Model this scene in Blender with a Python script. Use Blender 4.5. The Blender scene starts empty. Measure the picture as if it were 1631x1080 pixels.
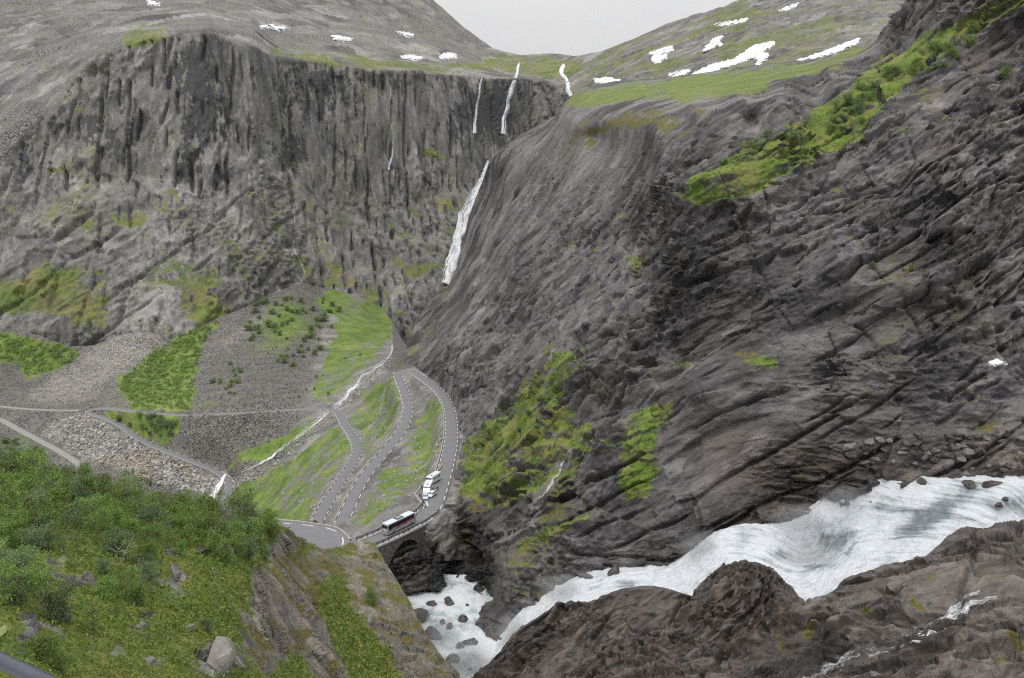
import bpy, bmesh, math, random
import numpy as np
from mathutils import Vector, Matrix

random.seed(7)
rng = np.random.default_rng(11)
sc = bpy.context.scene
COL = sc.collection
rad = math.radians

# ------------------------------------------------------------------ camera, sky, sun, exposure
W0, H0, F0, PITCH = 1631.0, 1080.0, 1280.0, rad(-10.0)
cam_d = bpy.data.cameras.new('camera')
cam = bpy.data.objects.new('camera', cam_d)
COL.objects.link(cam)
cam.location = (0, 0, 0)
cam.rotation_euler = (rad(90) + PITCH, 0, 0)
cam_d.sensor_width = 36.0
cam_d.lens = 36.0 * F0 / W0
cam_d.clip_start = 0.1
cam_d.clip_end = 20000
sc.camera = cam

SUN_EL, SUN_AZ = rad(58), rad(-150)      # azimuth from +Y, clockwise; behind and to the left
world = bpy.data.worlds.new('World')
sc.world = world
world.use_nodes = True
wn, wl = world.node_tree.nodes, world.node_tree.links
for n in list(wn): wn.remove(n)
w_out = wn.new('ShaderNodeOutputWorld')
w_bg = wn.new('ShaderNodeBackground'); w_bg.inputs['Strength'].default_value = 0.10
w_sky = wn.new('ShaderNodeTexSky'); w_sky.sky_type = 'NISHITA'; w_sky.sun_disc = False
w_sky.sun_elevation = SUN_EL; w_sky.sun_rotation = SUN_AZ; w_sky.air_density = 1.0; w_sky.dust_density = 2.0
w_hs = wn.new('ShaderNodeHueSaturation'); w_hs.inputs['Saturation'].default_value = 0.18
w_tc = wn.new('ShaderNodeTexCoord')
w_map = wn.new('ShaderNodeMapping'); w_map.inputs['Scale'].default_value = (1.2, 1.2, 3.0)
w_no = wn.new('ShaderNodeTexNoise'); w_no.inputs['Scale'].default_value = 2.0; w_no.inputs['Detail'].default_value = 4
w_rp = wn.new('ShaderNodeValToRGB')       # the cloud deck: pale grey with faint bands
w_rp.color_ramp.elements[0].position = 0.3; w_rp.color_ramp.elements[0].color = (0.93, 0.935, 0.955, 1)
w_rp.color_ramp.elements[1].position = 0.75; w_rp.color_ramp.elements[1].color = (1.03, 1.02, 1.0, 1)
# an overcast sky is three times as bright overhead as at the horizon
w_sep = wn.new('ShaderNodeSeparateXYZ'); wl.new(w_tc.outputs['Generated'], w_sep.inputs[0])
w_el = wn.new('ShaderNodeMath'); w_el.operation = 'MULTIPLY_ADD'; w_el.use_clamp = False
w_cl = wn.new('ShaderNodeMath'); w_cl.operation = 'MAXIMUM'; w_cl.inputs[1].default_value = 0.0
wl.new(w_sep.outputs[2], w_cl.inputs[0]); wl.new(w_cl.outputs[0], w_el.inputs[0])
w_el.inputs[1].default_value = 10.6; w_el.inputs[2].default_value = 5.3
w_lum = wn.new('ShaderNodeVectorMath'); w_lum.operation = 'SCALE'
wl.new(w_rp.outputs[0], w_lum.inputs[0]); wl.new(w_el.outputs[0], w_lum.inputs['Scale'])
w_mx = wn.new('ShaderNodeMix'); w_mx.data_type = 'RGBA'; w_mx.inputs[0].default_value = 0.9
wl.new(w_tc.outputs['Generated'], w_map.inputs[0]); wl.new(w_map.outputs[0], w_no.inputs[0])
wl.new(w_no.outputs['Fac'], w_rp.inputs[0])
wl.new(w_sky.outputs[0], w_hs.inputs['Color'])
wl.new(w_hs.outputs[0], w_mx.inputs[6]); wl.new(w_lum.outputs[0], w_mx.inputs[7])
wl.new(w_mx.outputs[2], w_bg.inputs[0]); wl.new(w_bg.outputs[0], w_out.inputs[0])

sun_d = bpy.data.lights.new('sun', 'SUN')
sun_d.energy = 1.3; sun_d.angle = rad(12); sun_d.color = (1.0, 0.97, 0.93)
sun = bpy.data.objects.new('sun', sun_d); COL.objects.link(sun)
sd = Vector((math.sin(SUN_AZ) * math.cos(SUN_EL), math.cos(SUN_AZ) * math.cos(SUN_EL), math.sin(SUN_EL)))
sun.rotation_euler = sd.to_track_quat('Z', 'Y').to_euler()
sc.view_settings.view_transform = 'Standard'; sc.view_settings.look = 'None'
sc.view_settings.gamma = 1.0; sc.view_settings.exposure = 0.12
sc.view_settings.use_curve_mapping = False
sc.render.engine = 'CYCLES'
sc.cycles.use_denoising = False
sc.cycles.filter_width = 1.15
sc.cycles.max_bounces = 6; sc.cycles.diffuse_bounces = 3; sc.cycles.glossy_bounces = 2
sc.cycles.transparent_max_bounces = 12; sc.cycles.transmission_bounces = 3; sc.cycles.volume_bounces = 0
sc.cycles.sample_clamp_indirect = 6.0

# ------------------------------------------------------------------ numeric helpers
CP, SP = math.cos(PITCH), math.sin(PITCH)

def ray(px, py):
    u = (np.asarray(px, float) - W0 / 2) / F0
    v = (H0 / 2 - np.asarray(py, float)) / F0
    return u, CP - v * SP, SP + v * CP

def at(px, py, Y):
    """the point on the line of sight through a pixel at ground distance Y"""
    x, y, z = ray(px, py)
    Y = np.asarray(Y, float)
    return np.stack(np.broadcast_arrays(Y * x / y, Y, Y * z / y), -1)

def yz(px, py, z):
    """the point on the line of sight through a pixel at height z"""
    x, y, d = ray(px, py)
    return at(px, py, np.asarray(z) * y / d)

def to_px(P):
    P = np.asarray(P, float)
    f = P[..., 1] * CP + P[..., 2] * SP
    v = -P[..., 1] * SP + P[..., 2] * CP
    return W0 / 2 + F0 * P[..., 0] / f, H0 / 2 - F0 * v / f

class TPS:
    """smooth surface log(Y) over pixel space through control points"""
    def __init__(self, pts, lam=1e-4):
        p = np.array([(a / 500.0, b / 500.0) for a, b, _ in pts]); y = np.log([c for _, _, c in pts])
        n = len(p)
        K = self.k(p, p) + lam * np.eye(n)
        A = np.zeros((n + 3, n + 3)); A[:n, :n] = K
        Pm = np.c_[np.ones(n), p]; A[:n, n:] = Pm; A[n:, :n] = Pm.T
        self.w = np.linalg.solve(A, np.r_[y, 0, 0, 0]); self.p = p
    @staticmethod
    def k(a, b):
        d2 = ((a[:, None, :] - b[None, :, :]) ** 2).sum(-1) + 1e-12
        return 0.5 * d2 * np.log(d2)
    def __call__(self, px, py):
        px, py = np.broadcast_arrays(np.asarray(px, float), np.asarray(py, float))
        q = np.c_[px.ravel() / 500.0, py.ravel() / 500.0]
        out = np.empty(len(q))
        for i in range(0, len(q), 60000):
            s = q[i:i + 60000]
            out[i:i + 60000] = self.k(s, self.p) @ self.w[:-3] + np.c_[np.ones(len(s)), s] @ self.w[-3:]
        return np.exp(out).reshape(px.shape)

_perm = np.random.default_rng(3).permutation(256).astype(np.int32)
_perm = np.r_[_perm, _perm, _perm]
_g = np.random.default_rng(5).normal(size=(256, 3)).astype(np.float32)
_g /= np.linalg.norm(_g, axis=1, keepdims=True); _g *= 1.5
_gx, _gy, _gz = [np.ascontiguousarray(_g[:, k]) for k in range(3)]
_r4 = np.random.default_rng(6).random((256, 4)).astype(np.float32)

_cell = (0.5 + (_r4[:, :3] - 0.5) * 0.8).astype(np.float32)
_lvl = (_r4[:, 3] - 0.5).astype(np.float32)
_tlt = np.roll(_r4[:, :3] - 0.5, 91, 0).astype(np.float32)
_rnd = np.roll(_r4[:, 3], 91).astype(np.float32)

def _hash(i, seed):
    return _perm[_perm[_perm[(i[0] + seed * 37) & 255] + (i[1] & 255)] + (i[2] & 255)]

def perlin(P, seed=0):
    P = np.asarray(P, np.float32)
    f = np.floor(P); i = f.astype(np.int32); f = P - f
    w = f * f * f * (f * (f * 6 - 15) + 10)
    x0, y0, z0 = f.T; wx, wy, wz = w.T
    out = np.zeros(len(P), np.float32)
    hx = [_perm[(i[:, 0] + a + seed * 37) & 255] for a in (0, 1)]
    iy = [(i[:, 1] + b) & 255 for b in (0, 1)]; iz = [(i[:, 2] + c) & 255 for c in (0, 1)]
    for a in (0, 1):
        for b in (0, 1):
            hy = _perm[hx[a] + iy[b]]; wab = (wx if a else 1 - wx) * (wy if b else 1 - wy)
            for c in (0, 1):
                h = _perm[hy + iz[c]]
                out += wab * (wz if c else 1 - wz) * (_gx[h] * (x0 - a) + _gy[h] * (y0 - b) + _gz[h] * (z0 - c))
    return out

def fbm(P, octs=4, seed=0, gain=0.5, ridged=False):
    out = 0; a = 1.0; s = 0
    for o in range(octs):
        n = perlin(P * (2.03 ** o), seed + o)
        if ridged: n = 1 - 2 * np.abs(n)
        out = out + a * n; s += a; a *= gain
    return out / s

def facet(P, seed=0, tilt=1.0, sharp=24.0):
    """broken blocks: every cell is a tilted plane of its own. returns height, closeness to the joint, cell random"""
    P = np.asarray(P, np.float32)
    b = np.floor(P - 0.5); ib = b.astype(np.int32)
    num = np.zeros(len(P), np.float32); den = num + 1e-9; rn = num.copy(); mx = num.copy()
    hx = [_perm[(ib[:, 0] + dx + seed * 37) & 255] for dx in (0, 1)]
    for dx in (0, 1):
        for dy in (0, 1):
            hy = _perm[hx[dx] + ((ib[:, 1] + dy) & 255)]
            for dz in (0, 1):
                k = _perm[hy + ((ib[:, 2] + dz) & 255)]
                d = P - (b + _cell[k] + np.array([dx, dy, dz], np.float32))
                w = np.exp(-sharp * np.sqrt(np.einsum('ij,ij->i', d, d)))
                num += w * (_lvl[k] + tilt * np.einsum('ij,ij->i', _tlt[k], d)); den += w
                rn = np.where(w > mx, _rnd[k], rn); np.maximum(mx, w, out=mx)
    return num / den, sstep(0.55, 0.98, mx / den), rn

def sstep(a, b, x):
    t = np.clip((np.asarray(x) - a) / (b - a), 0, 1)
    return t * t * (3 - 2 * t)

def inpoly(px, py, poly):
    c = np.zeros(np.shape(px), bool); n = len(poly)
    for k in range(n):
        (x1, y1), (x2, y2) = poly[k], poly[(k + 1) % n]
        if y1 == y2: continue
        c ^= ((y1 > py) != (y2 > py)) & (px < (x2 - x1) * (py - y1) / (y2 - y1) + x1)
    return c

def softpoly(px, py, poly, soft=8.0):
    o = np.zeros(np.shape(px), np.float32)
    for dx, dy in ((0, 0), (1, 0), (-1, 0), (0, 1), (0, -1), (.7, .7), (-.7, .7), (.7, -.7), (-.7, -.7)):
        o += inpoly(px + dx * soft, py + dy * soft, poly)
    return o / 9.0

def blob(px, py, cx, cy, rx, ry, ang=0.0):
    a = rad(ang); dx, dy = px - cx, py - cy
    u = (dx * math.cos(a) - dy * math.sin(a)) / rx; v = (dx * math.sin(a) + dy * math.cos(a)) / ry
    return np.exp(-(u * u + v * v))

def curve(pts):
    p = np.array(pts, float)
    return lambda x: np.interp(x, p[:, 0], p[:, 1])

# ------------------------------------------------------------------ mesh helpers
def raw_mesh(name, V, F, smooth=True):
    me = bpy.data.meshes.new(name)
    V = np.ascontiguousarray(V, np.float32); F = np.ascontiguousarray(F, np.int32)
    me.vertices.add(len(V)); me.vertices.foreach_set('co', V.ravel())
    k = F.shape[1]
    me.loops.add(F.size); me.loops.foreach_set('vertex_index', F.ravel())
    me.polygons.add(len(F))
    me.polygons.foreach_set('loop_start', np.arange(0, F.size, k, dtype=np.int32))
    me.polygons.foreach_set('use_smooth', np.full(len(F), smooth, bool))
    me.update(calc_edges=True)
    return me

def link(name, me, mat=None, parent=None, **props):
    o = bpy.data.objects.new(name, me); COL.objects.link(o)
    if mat is not None and me is not None: me.materials.append(mat)
    if parent is not None: o.parent = parent
    for k, v in props.items(): o[k] = v
    return o

def empty(name, loc=(0, 0, 0), rz=0, **props):
    o = bpy.data.objects.new(name, None); COL.objects.link(o)
    o.location = loc; o.rotation_euler = (0, 0, rz); o.empty_display_size = 0.3
    for k, v in props.items(): o[k] = v
    return o

def grid_faces(n, m, keep=None):
    i = np.arange(n * m).reshape(n, m)
    F = np.stack([i[:-1, :-1], i[1:, :-1], i[1:, 1:], i[:-1, 1:]], -1)
    return F.reshape(-1, 4) if keep is None else F[keep]

def add_attr(me, name, arr):
    a = me.color_attributes.new(name, 'FLOAT_COLOR', 'POINT')
    a.data.foreach_set('color', np.ascontiguousarray(arr, np.float32).ravel())

def normals(G):
    du = np.gradient(G, axis=1); dv = np.gradient(G, axis=0)
    N = np.cross(du, dv); N /= np.linalg.norm(N, axis=2, keepdims=True) + 1e-9
    s = np.sign((N * G).sum(2, keepdims=True)); s[s == 0] = 1
    return -N * s                       # towards the viewer's side of the slope

class Layer:
    """a stretch of terrain: columns of pixels from a top to a bottom outline, pushed to real ground distances"""
    def __init__(self, x0, x1, top, bot, depth, sx, sy):
        self.n_c = int((x1 - x0) / sx) + 1
        xs = np.linspace(x0, x1, self.n_c)
        t, b = top(xs), bot(xs)
        self.n_r = int(np.max(b - t) / sy) + 1
        v = np.linspace(0, 1, self.n_r)[:, None]
        self.px = np.broadcast_to(xs, (self.n_r, self.n_c)).copy()
        self.py = t[None, :] * (1 - v) + b[None, :] * v
        self.x0, self.x1, self.t, self.b, self.xs = x0, x1, t, b, xs
        self.depth = depth
        self.G = at(self.px, self.py, depth(self.px, self.py))
        self.N = normals(self.G)
        self.fade = np.ones((self.n_r, self.n_c))
    def displace(self, d):
        cv = np.abs((self.N * self.G).sum(2)) / np.linalg.norm(self.G, axis=2)      # less relief where the ground is seen edge-on
        d = d.reshape(self.n_r, self.n_c) * (.15 + .85 * sstep(.01, .10, cv))
        f = self.N - .9 * self.G / np.linalg.norm(self.G, axis=2, keepdims=True)      # rock breaks out of the slope rather than straight up
        f /= np.linalg.norm(f, axis=2, keepdims=True)
        self.G = self.G + f * d.reshape(self.n_r, self.n_c, 1)
    def spacing(self):
        a = np.linalg.norm(np.gradient(self.G, axis=0), axis=2); b = np.linalg.norm(np.gradient(self.G, axis=1), axis=2)
        return np.maximum(a, b).ravel()
    def pts(self): return self.G.reshape(-1, 3)
    def point(self, px, py):
        c = int(np.clip(round((px - self.x0) / (self.x1 - self.x0) * (self.n_c - 1)), 0, self.n_c - 1))
        r = int(np.clip(round((py - self.t[c]) / (self.b[c] - self.t[c]) * (self.n_r - 1)), 0, self.n_r - 1))
        return self.G[r, c].copy(), (r, c)
    def seen(self, px, py):
        """the displaced vertex that shows nearest to a pixel"""
        _, (r, c) = self.point(px, py)
        r0, r1, c0, c1 = max(r - 14, 0), r + 15, max(c - 14, 0), c + 15
        qx, qy = to_px(self.G[r0:r1, c0:c1])
        k = np.argmin((qx - px) ** 2 + (qy - py) ** 2)
        a, b = np.unravel_index(k, qx.shape)
        return self.G[r0 + a, c0 + b].copy()
    def build(self, name, mat, attrs, back=None, **props):
        G = self.G; masks = [a.reshape(self.n_r, self.n_c, 4) for a in attrs.values()]
        if back is not None:            # carry the ground on behind the crest
            k = np.arange(len(back), 0, -1)
            ex = np.stack([G[0] + np.array(b) for b in back[::-1]], 0)
            G = np.concatenate([ex, G], 0)
            masks = [np.concatenate([np.repeat(m[:1], len(back), 0), m], 0) for m in masks]
        n, m = G.shape[:2]; keep = None
        if getattr(self, 'drop', None) is not None:
            k = np.concatenate([np.zeros((n - self.n_r, m), bool), self.drop], 0)
            keep = ~(k[:-1, :-1] & k[1:, 1:])
        me = raw_mesh(name, G.reshape(-1, 3), grid_faces(n, m, keep))
        for nm, a in zip(attrs, masks): add_attr(me, nm, a.reshape(-1, 4))
        return link(name, me, mat, **props)

# ------------------------------------------------------------------ material helpers
class NT:
    def __init__(self, name):
        self.m = bpy.data.materials.new(name); self.m.use_nodes = True
        self.t = self.m.node_tree; self.n = self.t.nodes; self.l = self.t.links
        for x in list(self.n): self.n.remove(x)
        self.out = self.n.new('ShaderNodeOutputMaterial')
        self.tc = self.n.new('ShaderNodeTexCoord')
    def put(self, sock, v):
        if isinstance(v, bpy.types.NodeSocket): self.l.new(v, sock)
        else: sock.default_value = v
    def obj(self): return self.tc.outputs['Object']
    def map(self, vec, scale=(1, 1, 1), rot=(0, 0, 0)):
        n = self.n.new('ShaderNodeMapping'); self.put(n.inputs[0], vec)
        n.inputs['Scale'].default_value = scale; n.inputs['Rotation'].default_value = rot
        return n.outputs[0]
    def noise(self, vec, scale, detail=5, rough=0.55, dist=0.0, color=False):
        n = self.n.new('ShaderNodeTexNoise'); self.put(n.inputs['Vector'], vec)
        n.inputs['Scale'].default_value = scale; n.inputs['Detail'].default_value = detail
        n.inputs['Roughness'].default_value = rough; n.inputs['Distortion'].default_value = dist
        return n.outputs['Color' if color else 'Fac']
    def voro(self, vec, scale, feature='F1', out='Distance', rnd=1.0):
        n = self.n.new('ShaderNodeTexVoronoi'); n.feature = feature; self.put(n.inputs['Vector'], vec)
        n.inputs['Scale'].default_value = scale; n.inputs['Randomness'].default_value = rnd
        return n.outputs[out]
    def ramp(self, fac, stops, interp='LINEAR'):
        n = self.n.new('ShaderNodeValToRGB'); self.put(n.inputs[0], fac); cr = n.color_ramp
        cr.interpolation = interp
        while len(cr.elements) < len(stops): cr.elements.new(0.5)
        for e, (p, c) in zip(cr.elements, stops):
            e.position = p; e.color = (c[0], c[1], c[2], 1) if not isinstance(c, (int, float)) else (c, c, c, 1)
        return n.outputs[0]
    def step(self, x, a, b):
        n = self.n.new('ShaderNodeMapRange'); n.interpolation_type = 'SMOOTHSTEP'
        self.put(n.inputs[0], x); self.put(n.inputs[1], a); self.put(n.inputs[2], b)
        return n.outputs[0]
    def mix(self, fac, a, b, mode='MIX'):
        n = self.n.new('ShaderNodeMix'); n.data_type = 'RGBA'; n.blend_type = mode
        self.put(n.inputs[0], fac)
        for s, v in ((n.inputs[6], a), (n.inputs[7], b)):
            self.put(s, v if isinstance(v, bpy.types.NodeSocket) else (v[0], v[1], v[2], 1))
        return n.outputs[2]
    def math(self, op, a, b=0.0, clamp=False):
        n = self.n.new('ShaderNodeMath'); n.operation = op; n.use_clamp = clamp
        self.put(n.inputs[0], a); self.put(n.inputs[1], b)
        return n.outputs[0]
    def attr(self, name):
        n = self.n.new('ShaderNodeAttribute'); n.attribute_name = name
        s = self.n.new('ShaderNodeSeparateColor'); self.l.new(n.outputs['Color'], s.inputs[0])
        return s.outputs[0], s.outputs[1], s.outputs[2], n.outputs['Alpha']
    def bump(self, h, strength, dist, nrm=None):
        n = self.n.new('ShaderNodeBump'); n.inputs['Strength'].default_value = strength
        n.inputs['Distance'].default_value = dist; self.put(n.inputs['Height'], h)
        if nrm is not None: self.l.new(nrm, n.inputs['Normal'])
        return n.outputs[0]
    def bsdf(self, col, rough=0.8, nrm=None, spec=0.3, metal=0.0, alpha=None):
        n = self.n.new('ShaderNodeBsdfPrincipled')
        self.put(n.inputs['Base Color'], col if isinstance(col, bpy.types.NodeSocket) else (col[0], col[1], col[2], 1))
        self.put(n.inputs['Roughness'], rough); self.put(n.inputs['Specular IOR Level'], spec)
        n.inputs['Metallic'].default_value = metal
        if nrm is not None: self.l.new(nrm, n.inputs['Normal'])
        if alpha is not None: self.put(n.inputs['Alpha'], alpha)
        return n
    def done(self, sh):
        self.l.new(sh.outputs[0] if hasattr(sh, 'outputs') else sh, self.out.inputs[0]); return self.m

def euler_from_axes(es, et, en):
    """rotation for a Mapping node that turns world axes into the bedding's own axes"""
    return tuple(Matrix((es, et, en)).to_euler())

def terrain_material(name, dark, light, streak, unit, frame, stretch, grass, scree, bump_d,
                     speck=0.0, warm=(0.2, 0.17, 0.15), rough=0.85, wetrough=0.35):
    """masks 'm1' = grass, scree, dark stain and painted shade, pale ; 'm2' = wet, brown, moss, tone.  unit = metres of the main grain"""
    t = NT(name); v = t.obj()
    sv = t.map(t.map(v, rot=frame), scale=stretch)          # bedding coordinates
    big = t.noise(v, 0.25 / unit, 2, 0.6)
    mid = t.noise(sv, 0.6 / unit, 6, 0.72)
    fine = t.noise(v, 3.0 / unit, 4, 0.8)
    str_ = t.noise(sv, 2.2 / unit, 4, 0.72)
    g, s, d, p = t.attr('m1'); wet, brn, moss, tone = t.attr('m2')
    base = t.ramp(mid, [(0.34, dark), (0.5, [0.5 * a + 0.5 * b for a, b in zip(dark, light)]), (0.64, light)])
    base = t.mix(t.step(big, 0.42, 0.68), base, t.mix(0.55, base, warm))
    base = t.mix(t.math('MULTIPLY', t.step(str_, 0.5, 0.68), 0.55), base, streak)
    base = t.mix(t.math('MULTIPLY', t.step(fine, 0.50, 0.75), 0.35), base, [min(1, c * 1.5) for c in light])
    base = t.mix(1.0, base, t.ramp(tone, [(.22, .30), (.5, .90), (.78, 1.65)]), 'MULTIPLY')      # each block of rock has its own tone
    # pale and dark stains and the shade painted in clefts keep the shape they have on the rock
    base = t.mix(t.math('MULTIPLY', p, t.step(str_, 0.30, 0.62)), base, [min(1, c * 1.55) for c in light])
    base = t.mix(t.math('MULTIPLY', t.step(t.math('ADD', d, t.math('ADD', t.math('MULTIPLY', t.math('SUBTRACT', str_, 0.5), 1.8), t.math('MULTIPLY', t.math('SUBTRACT', fine, 0.5), .8))), 0.34, 0.70), 0.85),
                 base, [c * 0.42 for c in dark])
    base = t.mix(brn, base, t.mix(1.0, base, (0.96, 0.85, 0.77), 'MULTIPLY'))
    base = t.mix(t.math('MULTIPLY', wet, t.step(mid, .35, .6)), base, t.mix(1.0, base, (0.42, 0.41, 0.42), 'MULTIPLY'))
    # loose stones
    vn = t.n.new('ShaderNodeTexVoronoi'); t.put(vn.inputs['Vector'], v); vn.inputs['Scale'].default_value = scree['scale']
    cell, cd = vn.outputs['Color'], vn.outputs['Distance']
    sep = t.n.new('ShaderNodeSeparateColor'); t.l.new(cell, sep.inputs[0])
    sc_col = t.ramp(sep.outputs[0], scree['ramp'])
    sc_col = t.mix(t.step(cd, 0.35, 0.75), sc_col, [c * 0.3 for c in scree['ramp'][0][1]])
    sc_col = t.mix(t.step(big, 0.4, 0.7), sc_col, t.mix(0.5, sc_col, scree['warm']))
    sc_col = t.mix(p, sc_col, t.mix(1.0, sc_col, (1.75, 1.75, 1.75), 'MULTIPLY'))
    sm = t.step(t.math('ADD', s, t.math('MULTIPLY', t.math('SUBTRACT', fine, 0.5), 0.6)), 0.35, 0.65)
    base = t.mix(sm, base, sc_col)
    if speck:
        sp = t.voro(v, 2.2 / unit * speck, 'F1', 'Distance')
        base = t.mix(t.math('MULTIPLY', t.math('SUBTRACT', 1.0, t.step(sp, 0.04, 0.11)), t.step(big, 0.5, 0.62)), base, (0.5, 0.5, 0.48))
    # turf
    gn = t.noise(v, grass['scale'], 4, 0.72); gb = t.noise(v, grass['scale'] * 0.18, 2, 0.6)
    gcol = t.ramp(gn, grass['ramp'])
    gcol = t.mix(t.step(gb, 0.45, 0.72), gcol, t.mix(0.65, gcol, grass['alt']))
    gl = t.noise(v, grass['big'], 4, 0.7)
    gcol = t.mix(t.step(gl, .5, .64), gcol, t.mix(.75, gcol, grass['alt']))
    gcol = t.mix(1.0, gcol, t.ramp(gl, [(.3, .55), (.5, 1.0), (.68, 1.35)]), 'MULTIPLY')
    gm = t.step(t.math('ADD', g, t.math('ADD', t.math('MULTIPLY', t.math('SUBTRACT', fine, 0.5), 1.1),
                t.math('MULTIPLY', t.math('SUBTRACT', mid, 0.5), 1.0))), 0.38, 0.68)
    mcol = t.ramp(gn, [(0.3, (0.05, 0.055, 0.012)), (0.7, (0.17, 0.15, 0.035))])
    mm = t.step(t.math('ADD', moss, t.math('MULTIPLY', t.math('SUBTRACT', fine, 0.5), 1.0)), 0.42, 0.66)
    base = t.mix(mm, base, mcol)
    base = t.mix(gm, base, gcol)
    h1 = t.math('ADD', t.math('MULTIPLY', mid, .8), t.math('MULTIPLY', str_, 0.5))
    h1 = t.math('ADD', h1, t.math('MULTIPLY', fine, 0.7))
    h2 = t.math('ADD', t.math('MULTIPLY', t.math('SUBTRACT', 1.0, cd), 1.1), t.math('MULTIPLY', fine, 0.3))
    h = t.mix(sm, h1, h2); h = t.mix(gm, h, t.math('ADD', t.math('MULTIPLY', gn, 1.0), t.math('MULTIPLY', fine, .6)))
    nrm = t.bump(h, 0.8, bump_d)
    ro = t.math('SUBTRACT', rough, t.math('MULTIPLY', wet, rough - wetrough))
    ro = t.math('MAXIMUM', ro, t.math('MULTIPLY', gm, 0.9))
    return t.done(t.bsdf(base, ro, nrm, 0.45))

def plain(name, col, rough=0.6, spec=0.4, metal=0.0, var=0.12, scale=4.0, bump=0.0, coat=0.0):
    """a paint, metal or stone with some grain and wear"""
    t = NT(name); v = t.obj()
    n = t.noise(v, scale, 5, 0.65)
    c = t.ramp(n, [(0.3, [x * (1 - var) for x in col]), (0.7, [min(1, x * (1 + var)) for x in col])])
    nr = t.bump(n, 0.5, bump) if bump else None
    b = t.bsdf(c, t.math('ADD', rough, t.math('MULTIPLY', t.math('SUBTRACT', n, 0.5), 0.2), True), nr, spec, metal)
    b.inputs['Coat Weight'].default_value = coat
    return t.done(b)

# ------------------------------------------------------------------ the lie of the land (pixel -> ground distance)
# the far mountain wall, the plateau and the hill with the snow
# each column of the wall: (pixel row, ground distance) at the crest, plateau, just behind the rim, rim, foot of the upper wall, foot of the slabs, below
A_cols = {-220: ((-110, 2000), (20, 1480), (160, 1150), (250, 1080), (300, 1050), (530, 880), (700, 855)),
          0: ((-110, 2000), (20, 1470), (150, 1165), (220, 1085), (300, 1050), (530, 870), (700, 850)),
          100: ((-110, 2100), (20, 1500), (110, 1150), (150, 1082), (272, 1012), (530, 855), (700, 835)),
          150: ((-110, 2200), (10, 1560), (66, 1230), (88, 1092), (270, 1014), (530, 850), (700, 830)),
          230: ((-110, 2350), (5, 1600), (44, 1260), (62, 1092), (280, 1030), (530, 850), (700, 830)),
          330: ((-110, 2450), (0, 1650), (34, 1290), (50, 1110), (304, 1046), (530, 868), (700, 845)),
          400: ((-110, 2500), (10, 1720), (54, 1330), (72, 1152), (232, 1108), (530, 920), (700, 890)),
          440: ((-110, 2500), (15, 1800), (76, 1400), (95, 1240), (215, 1188), (530, 960), (700, 930)),
          520: ((-110, 2500), (20, 1950), (84, 1480), (100, 1290), (330, 1228), (530, 1040), (700, 1000)),
          600: ((-110, 2500), (40, 2000), (96, 1540), (112, 1335), (330, 1272), (530, 1050), (700, 1010)),
          700: ((8, 2380), (60, 2080), (102, 1690), (118, 1430), (310, 1362), (530, 1030), (700, 1000)),
          760: ((58, 2300), (80, 2180), (108, 1800), (122, 1520), (290, 1410), (530, 1080), (700, 1040)),
          800: ((80, 2250), (95, 2080), (112, 1850), (126, 1600), (245, 1530), (530, 1160), (700, 1100)),
          850: ((87, 2180), (98, 2060), (112, 1900), (126, 1700), (250, 1640), (530, 1300), (700, 1200)),
          900: ((86, 2080), (98, 1960), (118, 1780), (140, 1640), (260, 1500), (530, 1300), (700, 1200)),
          1000: ((66, 1820), (88, 1620), (115, 1430), (165, 1250), (260, 1150), (530, 1000), (700, 900)),
          1200: ((-12, 1720), (40, 1420), (90, 1220), (165, 1000), (260, 950), (530, 900), (700, 800)),
          1400: ((-80, 1720), (0, 1330), (60, 1100), (165, 850), (260, 800), (530, 750), (700, 700)),
          1700: ((-110, 1620), (0, 1200), (60, 1000), (165, 800), (260, 750), (530, 700), (700, 650))}
_ak = sorted(A_cols); _ay = np.array([[q[0] for q in A_cols[k]] for k in _ak], float); _aY = np.log([[q[1] for q in A_cols[k]] for k in _ak])
def fA(px, py):
    px, py = np.broadcast_arrays(np.asarray(px, float), np.asarray(py, float))
    sh = px.shape; px, py = px.ravel(), py.ravel()
    ky = [np.interp(px, _ak, _ay[:, j]) for j in range(7)]; kY = [np.interp(px, _ak, _aY[:, j]) for j in range(7)]
    out = kY[0] + (py - ky[0]) * (kY[1] - kY[0]) / (ky[1] - ky[0])
    for j in range(1, 7):
        t = (py - ky[j - 1]) / (ky[j] - ky[j - 1])
        out = np.where(t > 0, kY[j - 1] + (kY[j] - kY[j - 1]) * (np.minimum(t, 1) if j < 6 else t), out)
    return np.exp(out).reshape(sh)

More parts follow.
